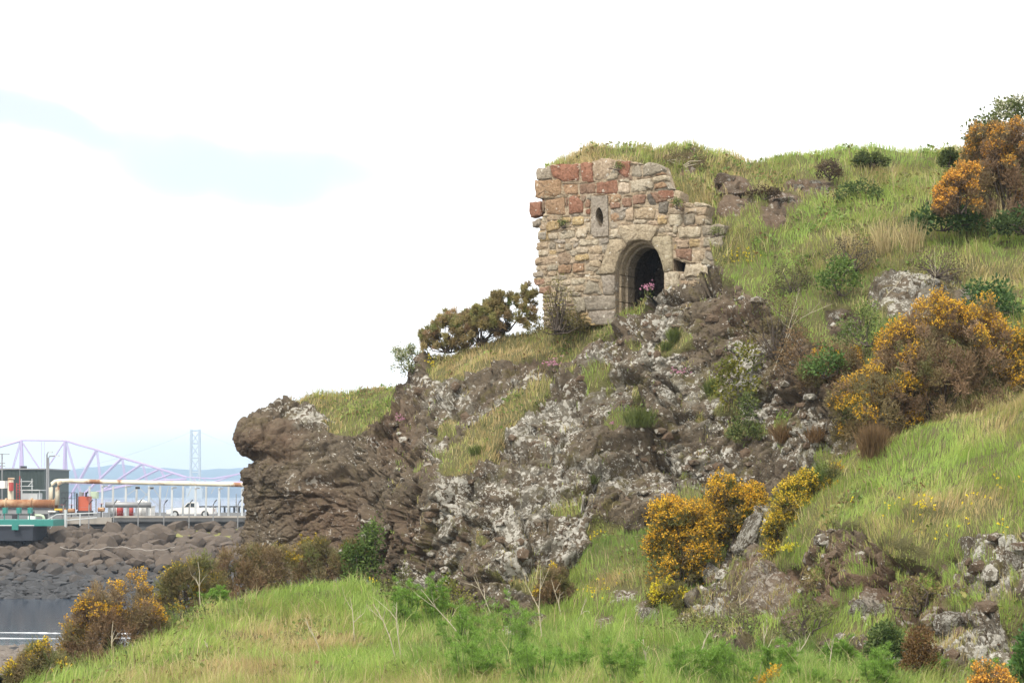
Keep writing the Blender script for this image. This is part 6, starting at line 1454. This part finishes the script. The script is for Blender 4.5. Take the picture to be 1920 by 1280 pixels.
for px in (116, 122, 128, 134, 140): MB().tube([at(px, 966, 184), at(px, 923, 184)], 0.03, 4).build('post', M['dark_steel'], t)
for py in (923, 934): MB().tube([at(115, py, 184), at(143, py, 184)], 0.03, 4).build('rail', M['dark_steel'], t)
# white pickup
def pickup(px, d, label):
    x = xat(px, d); t = tag(empty('pickup_truck', (x, d, QZ + 0.03)), label, 'truck'); z = QZ + 0.03; L = 2.35
    MB().prism([(x - L, z + 0.38), (x + L, z + 0.38), (x + L, z + 0.98), (x + 0.62, z + 0.98), (x - 0.75, z + 1.0), (x - 1.7, z + 0.93), (x - L, z + 0.76)], 'y', d, d + 1.8).build('body', M['white_paint'], t)
    MB().prism([(x - 0.78, z + 1.003), (x + 0.6, z + 0.985), (x + 0.48, z + 1.52), (x - 0.02, z + 1.55), (x - 0.28, z + 1.48)], 'y', d + 0.06, d + 1.74).build('cabin', M['white_paint'], t)
    MB().prism([(x - 0.60, z + 1.05), (x - 0.05, z + 1.05), (x - 0.05, z + 1.45), (x - 0.24, z + 1.43)], 'y', d + 0.03, d + 0.06).build('window', M['glass'], t); MB().prism([(x + 0.02, z + 1.05), (x + 0.46, z + 1.05), (x + 0.40, z + 1.44), (x + 0.02, z + 1.45)], 'y', d + 0.03, d + 0.06).build('window', M['glass'], t)
    for wx in (-1.5, 1.45):
        w = MB().tube([(x + wx, d - 0.03, z + 0.36), (x + wx, d + 0.22, z + 0.36)], 0.36, 14).build('wheel', M['rubber'], t); r = MB().tube([(x + wx, d - 0.05, z + 0.36), (x + wx, d - 0.03, z + 0.36)], 0.2, 12).build('rim', M['pale_steel'])
        r.parent = w; r.matrix_parent_inverse = w.matrix_world.inverted(); r.location = (0, 0, 0)
    MB().box((x - L - 0.03, d + 0.1, z + 0.62), (x - L + 0.03, d + 0.4, z + 0.76)).build('headlight', M['pale_steel'], t); MB().box((x + L - 0.02, d + 0.05, z + 0.62), (x + L + 0.03, d + 0.2, z + 0.85)).build('tail_light', M['red_paint'], t)
pickup(359, 190.0, 'white pickup truck parked on the quay under the pipe rack')
# fence
for i, px in enumerate((122, 170, 216, 262, 310, 357, 402, 448)):
    x = xat(px, 171.4); b = Vector((x, 171.4, 3.4)); z1_ = zat(946, 171.4)
    t = tag(empty('fence_post', b), ['pale fence post beside the stair', 'fence post in front of the orange pump', 'fence post left of the red drums', 'fence post below the white tank', 'fence post left of the pickup', 'dark fence post in front of the pickup cabin', 'fence post right of the pickup', 'fence post nearest the cliff'][i], 'fence post', 'cranked quay fence posts')
    MB().tube([b, Vector((x, 171.4, z1_))], 0.055, 5).build('post', M['steel'], t); MB().tube([Vector((x, 171.4, z1_ + 0.001)), Vector((x + 0.12, 171.4, z1_ + 0.25)), Vector((x + 0.30, 171.4, z1_ + 0.45))], 0.05, 5).build('cranked_top', M['dark_steel'], t)
t = tag(empty('fence_wires', (xat(285, 171.4), 171.4, QZ)), 'thin wires strung between the quay fence posts', 'wire')
for z in (4.3, 5.0, 5.7, 6.3, 6.8): MB().tube([(xat(118, 171.4), 171.38, z), (xat(300, 171.4), 171.38, z - 0.02), (xat(500, 171.4), 171.38, z)], 0.008, 3).build('wire', M['steel'], t)
# stair with handrail, pale green pipe
t = thing('stair_rail', 'grey tubular handrail of the stair going down to the rocks', 'railing', 90, 1010, 170.5)
for a, b in (((52, 994), (106, 964)), ((52, 1013), (122, 975)), ((106, 964), (182, 961)), ((122, 975), (182, 970)), ((52, 1013), (0, 1018)), ((0, 1018), (-40, 1016))): MB().tube([at(*a, 170.5), at(*b, 170.5)], 0.05, 5).build('rail', M['pale_steel'], t)
for px, y0, y1 in ((52, 994, 1022), (76, 981, 1010), (97, 969, 1008), (123, 955, 998), (150, 963, 985)): MB().tube([at(px, y0, 170.5), at(px, y1, 170.5)], 0.06 if px != 123 else 0.14, 5).build('post', M['pale_steel'], t)
t = thing('drain_pipe', 'pale green bent pipe beside the stair', 'pipe', 82, 1000, 169.8); MB().tube([at(65, 966, 169.8), at(76, 966, 169.8), at(80, 967, 169.8), at(82, 970, 169.8), at(82, 1000, 169.8)], 0.13, 8).build('pipe', M['pale_green'], t, True); MB().tube([at(64, 966, 169.8), at(66, 966, 169.8)], 0.19, 8).build('flange', M['pale_green'], t)
# dark moored platform with teal frame
t = thing('moored_platform', 'dark hull with teal frame and boxes at the left edge below the quay', 'barge', 30, 1012, 164)
MB().box(*pbox(-120, 62, 986, 1013, 164, 5)).build('hull', M['navy'], t); MB().box(*pbox(-120, 100, 974, 985.7, 165, 4)).build('side_panel', M['teal'], t)
for px in (8, 34, 55): MB().box(*pbox(px - 3.5, px + 3.5, 951, 962, 166.2, 0.6)).build('teal_box', M['teal'], t); MB().tube([at(px, 962, 166.4), at(px, 985, 166.4)], 0.05, 5).build('post', M['teal'], t)
MB().tube([at(-60, 984.5, 163.8), at(64, 984.5, 163.8)], 0.05, 5).build('rail', M['pale_steel'], t); MB().box(*pbox(22, 34, 983, 993, 163.6, 0.2)).build('ladder_plate', M['teal'], t)
t = thing('control_box', 'white and black control box left of the stair', 'box', 58, 975, 168.5); MB().box(*pbox(52, 65, 967, 975, 168.5, 0.5)).build('base', M['white_paint'], t); MB().box(*pbox(60, 63, 958, 967, 168.5, 0.4)).build('panel', M['dark_steel'], t)
t = thing('grey_beam', 'long grey beam under the rusty pipe at the left', 'beam', 40, 966, 176); MB().box(*pbox(-120, 95, 954, 963, 176, 1.0)).build('beam', M['steel'], t); MB().box(*pbox(-120, 95, 951.5, 953.8, 175.9, 1.2)).build('flange', M['dark_steel'], t)
t = thing('yellow_ladder', 'yellow and white pallet under the pipe bend', 'pallet', 106, 962, 176); MB().box(*pbox(102, 116, 953, 956, 176, 0.8)).build('board', M['yellow_paint'], t); MB().box(*pbox(90, 104, 957, 959.5, 175.8, 0.8)).build('board', M['white_paint'], t)
# shed, masts, lamps, scaffold
t = thing('industrial_shed', 'dark green corrugated shed at the left edge', 'shed', 20, 968, 214)
MB().box(*pbox(-160, 83, 880, 970, 214, 12)).build('wall', M['shed_green'], t)
ribs = []
for k, px in enumerate(np.arange(-20, 83, 2.6)):
    MB().box(*pbox(px, px + 1.0, 881, 969, 213.93, 0.07)).build('rib', M['shed_green'], t)
MB().box(*pbox(-161, 84, 877.5, 880, 213.8, 12.4)).build('roof', M['steel'], t); p = at(43, 877.4, 216); MB().box((p.x - 0.3, 216, p.z), (p.x + 0.3, 216.6, p.z + 0.25)).build('roof_vent', M['dark_steel'], t)
for i, (px, yt, arm, lb) in enumerate([(88, 848, 7, 'taller lamp post right of the shed'), (91, 855, 16, 'lower lamp post with a long arm right of the shed')]):
    t = thing('lamp_post', lb, 'lamp post', px, 968, 200 + 3 * i); d = 200 + 3 * i
    MB().tube([at(px, 968, d), at(px, yt + 3, d), at(px + 2, yt, d), at(px + arm - 3, yt - 1, d)], [0.12, 0.08, 0.07, 0.06], 6).build('pole', M['steel'], t); MB().box(*pbox(px + arm - 4, px + arm + 3, yt - 2, yt + 0.3, d - 0.2, 0.4)).build('lamp_head', M['pale_steel'], t)
t = thing('radio_mast', 'thin mast with crossarms in front of the shed at the left edge', 'mast', 4, 968, 196); MB().tube([at(4, 968, 196), at(4, 850, 196)], 0.07, 5).build('pole', M['steel'], t)
for py, w in ((851, 14), (868, 6), (873, 6), (880, 5)): MB().tube([at(4 - w, py, 196), at(4 + w, py, 196)], 0.05, 4).build('crossarm', M['steel'], t)
t = thing('scaffold', 'grey tube scaffold in front of the shed', 'scaffold', 50, 945, 186)
for px in (40, 60): MB().tube([at(px, 945, 186), at(px, 897, 186)], 0.04, 4).build('standard', M['pale_steel'], t)
for py in (902, 911, 918): MB().tube([at(38, py, 186), at(62 if py != 918 else 76, py, 186)], 0.04, 4).build('ledger', M['pale_steel'], t)
MB().tube([at(53, 911, 186), at(60, 902, 186)], 0.035, 4).build('brace', M['pale_steel'], t)
t = thing('lattice_ladder', 'red lattice ladder beside the scaffold', 'ladder', 34, 940, 184)
for px in (31, 37): MB().tube([at(px, 942, 184), at(px, 892 if px == 37 else 905, 184)], 0.05, 4).build('stile', M['red_paint'], t)
for py in range(907, 942, 5): MB().tube([at(31, py, 184), at(37, py, 184)], 0.04, 4).build('rung', M['red_paint'], t)
t = thing('whip_aerial', 'tall thin aerial rising behind the red ladder', 'aerial', 37, 940, 187); MB().tube([at(37.5, 960, 187), at(37, 872, 187)], [0.05, 0.02], 5).build('pole', M['steel'], t); MB().tube([at(35.5, 960, 187), at(39.5, 960, 187)], 0.1, 5).build('foot', M['steel'], t)
t = thing('loading_arm', 'pale loading arm with red coupling in front of the shed', 'machine', 20, 945, 183); MB().tube([at(20, 946, 183), at(20, 899, 183)], 0.28, 8).build('column', M['cream'], t); MB().tube([at(21, 920, 182.6), at(21, 904, 182.6)], 0.22, 8).build('coupling', M['red_paint'], t); MB().tube([at(15, 897, 183), at(27, 897, 183)], 0.09, 6).build('handle', M['cream'], t); MB().box(*pbox(-10, 9, 901, 915, 183, 1.0)).build('hood', M['white_paint'], t)
t = thing('grey_kiosk', 'low pale grey kiosk below the scaffold', 'kiosk', 56, 945, 185); MB().box(*pbox(41, 70, 924, 942, 185, 2)).build('body', M['pale_steel'], t); MB().box(*pbox(40, 75, 917.5, 919.5, 184.8, 2.4)).build('roof', M['pale_steel'], t)
for px in (41.5, 74): MB().tube([at(px, 945, 185), at(px, 919.5, 185)], 0.05, 4).build('post', M['pale_steel'], t)
for i, (px, py, d) in enumerate(((443, 925, 330), (300, 930, 360), (413, 935, 340))):
    t = thing('buoy_mast', ['slim mast on the far jetty near the cliff', 'slim mast on the far jetty behind the rack', 'short pole on the far jetty'][i], 'mast', px, 958, d); MB().tube([at(px, 958, d), at(px, py, d)], [0.14, 0.06], 5).build('pole', M['steel'], t); MB().tube([at(px - 1, 945, d), at(px + 1, 945, d)], 0.2, 5).build('collar', M['steel'], t)
t = thing('far_jetty', 'low dark jetty on posts crossing the water behind the quay', 'jetty', 430, 957, 300)
MB().box((xat(370, 300), 299.5, zat(950, 300)), (4, 302, zat(948, 300))).build('deck', M['dark_steel'], t)
for px in range(376, 500, 9): MB().tube([at(px, 950, 300.5), at(px, 1020, 300.5)], 0.16, 5).build('pile', M['dark_steel'], t)
# verge in front of the quay near the cliff
X, Y = np.meshgrid(np.linspace(xat(330, 172), 4, 60), np.linspace(167.5, 172.4, 12)); Pp = np.stack([X, Y, 4.2 + (Y - 167.5) * 0.16], -1); Pp[..., 2] += 0.25 * fbm(Pp, 0.7, 3, 3) - 0.02
idx = np.arange(X.size).reshape(X.shape); Fq = np.stack([idx[:-1, :-1], idx[:-1, 1:], idx[1:, 1:], idx[1:, :-1]], -1).reshape(-1, 4)
o = add('grass_verge', np_mesh('grass_verge', Pp.reshape(-1, 3), Fq, plain('verge', (0.17, 0.165, 0.05), 0.95, 0, 0.5, 1.0), smooth=True)); tag(o, kind='structure')

# ---------------------------------------------------------------- the two bridges across the firth
M['bridge_hazed_red'] = plain('bridge_hazed_red', (0.50, 0.31, 0.52), 0.7, 0, 0.05, 0.01); M['bridge_grey'] = plain('bridge_grey', (0.42, 0.45, 0.46), 0.7, 0, 0.05, 0.01)  # red steel drawn pale lilac: distance haze is put into its colour
BD = 3000.0
fb = empty('cantilever_bridge', at(81, 950, BD)); tag(fb, 'distant haze tinted red steel cantilever railway bridge across the firth', 'bridge')
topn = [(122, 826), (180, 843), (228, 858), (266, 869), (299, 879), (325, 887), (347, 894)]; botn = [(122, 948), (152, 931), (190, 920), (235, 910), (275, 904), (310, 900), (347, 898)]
def seg(name, a, b, r, d0=BD, d1=None): MB().tube([at(*a, d0), at(*b, d1 or d0)], r, 5).build(name, M['bridge_hazed_red'], fb)
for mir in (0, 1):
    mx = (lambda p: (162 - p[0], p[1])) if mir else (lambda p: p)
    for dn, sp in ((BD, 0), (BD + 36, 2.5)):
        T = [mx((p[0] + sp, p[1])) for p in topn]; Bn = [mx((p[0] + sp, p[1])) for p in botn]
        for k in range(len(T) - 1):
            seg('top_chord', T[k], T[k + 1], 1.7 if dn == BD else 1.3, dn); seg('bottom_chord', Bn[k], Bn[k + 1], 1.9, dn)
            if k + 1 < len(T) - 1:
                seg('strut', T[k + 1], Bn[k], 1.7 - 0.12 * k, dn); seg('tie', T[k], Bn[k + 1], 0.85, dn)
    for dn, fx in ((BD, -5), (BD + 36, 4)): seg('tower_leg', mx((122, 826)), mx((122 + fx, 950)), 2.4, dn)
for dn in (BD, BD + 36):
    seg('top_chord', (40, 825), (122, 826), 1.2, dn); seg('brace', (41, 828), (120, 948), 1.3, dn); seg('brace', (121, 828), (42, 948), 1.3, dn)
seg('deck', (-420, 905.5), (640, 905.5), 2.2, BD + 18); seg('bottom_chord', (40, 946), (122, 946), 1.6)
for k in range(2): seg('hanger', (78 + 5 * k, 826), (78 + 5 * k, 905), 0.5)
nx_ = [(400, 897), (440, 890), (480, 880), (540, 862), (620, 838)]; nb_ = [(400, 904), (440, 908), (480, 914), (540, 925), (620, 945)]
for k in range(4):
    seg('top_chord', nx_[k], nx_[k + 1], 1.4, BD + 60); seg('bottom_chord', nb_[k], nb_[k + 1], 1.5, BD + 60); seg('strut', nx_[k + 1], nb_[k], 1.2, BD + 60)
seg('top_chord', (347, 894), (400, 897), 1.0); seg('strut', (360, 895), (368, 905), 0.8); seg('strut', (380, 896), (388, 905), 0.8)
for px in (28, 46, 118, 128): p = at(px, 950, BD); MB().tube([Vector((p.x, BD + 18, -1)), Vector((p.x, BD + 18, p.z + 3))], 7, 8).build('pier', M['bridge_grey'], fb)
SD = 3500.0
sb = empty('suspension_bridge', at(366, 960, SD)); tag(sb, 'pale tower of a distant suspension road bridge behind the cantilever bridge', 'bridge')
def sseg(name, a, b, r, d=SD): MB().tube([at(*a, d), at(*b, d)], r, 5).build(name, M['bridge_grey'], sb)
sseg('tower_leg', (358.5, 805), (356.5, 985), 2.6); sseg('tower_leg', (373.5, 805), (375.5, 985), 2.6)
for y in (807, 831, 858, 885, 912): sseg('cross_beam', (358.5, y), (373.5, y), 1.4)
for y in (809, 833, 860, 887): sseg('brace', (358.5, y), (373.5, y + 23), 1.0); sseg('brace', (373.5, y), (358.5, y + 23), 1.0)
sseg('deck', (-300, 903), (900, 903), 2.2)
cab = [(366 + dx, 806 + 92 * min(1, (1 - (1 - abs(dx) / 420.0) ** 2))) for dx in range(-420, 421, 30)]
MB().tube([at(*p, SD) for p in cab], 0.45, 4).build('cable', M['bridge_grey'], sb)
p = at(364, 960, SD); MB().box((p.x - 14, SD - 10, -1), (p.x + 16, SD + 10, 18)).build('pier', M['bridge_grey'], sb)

# ---------------------------------------------------------------- the hazy air over the firth
hz = MB().box((-8800, -6, -3.0), (8800, 7200, 185)).build('haze', None); tag(hz, 'thin pale blue haze over the firth', 'haze', kind='stuff')
hm = bpy.data.materials.new('haze'); hm.use_nodes = True; hn, hl_ = hm.node_tree.nodes, hm.node_tree.links; hn.clear()
ho_ = hn.new('ShaderNodeOutputMaterial'); hv = hn.new('ShaderNodeVolumePrincipled'); hv.inputs['Density'].default_value = 0.00021; hv.inputs['Color'].default_value = (0.58, 0.77, 1.0, 1); hv.inputs['Anisotropy'].default_value = 0.1
hl_.new(hv.outputs[0], ho_.inputs['Volume']); hz.data.materials.clear(); hz.data.materials.append(hm)
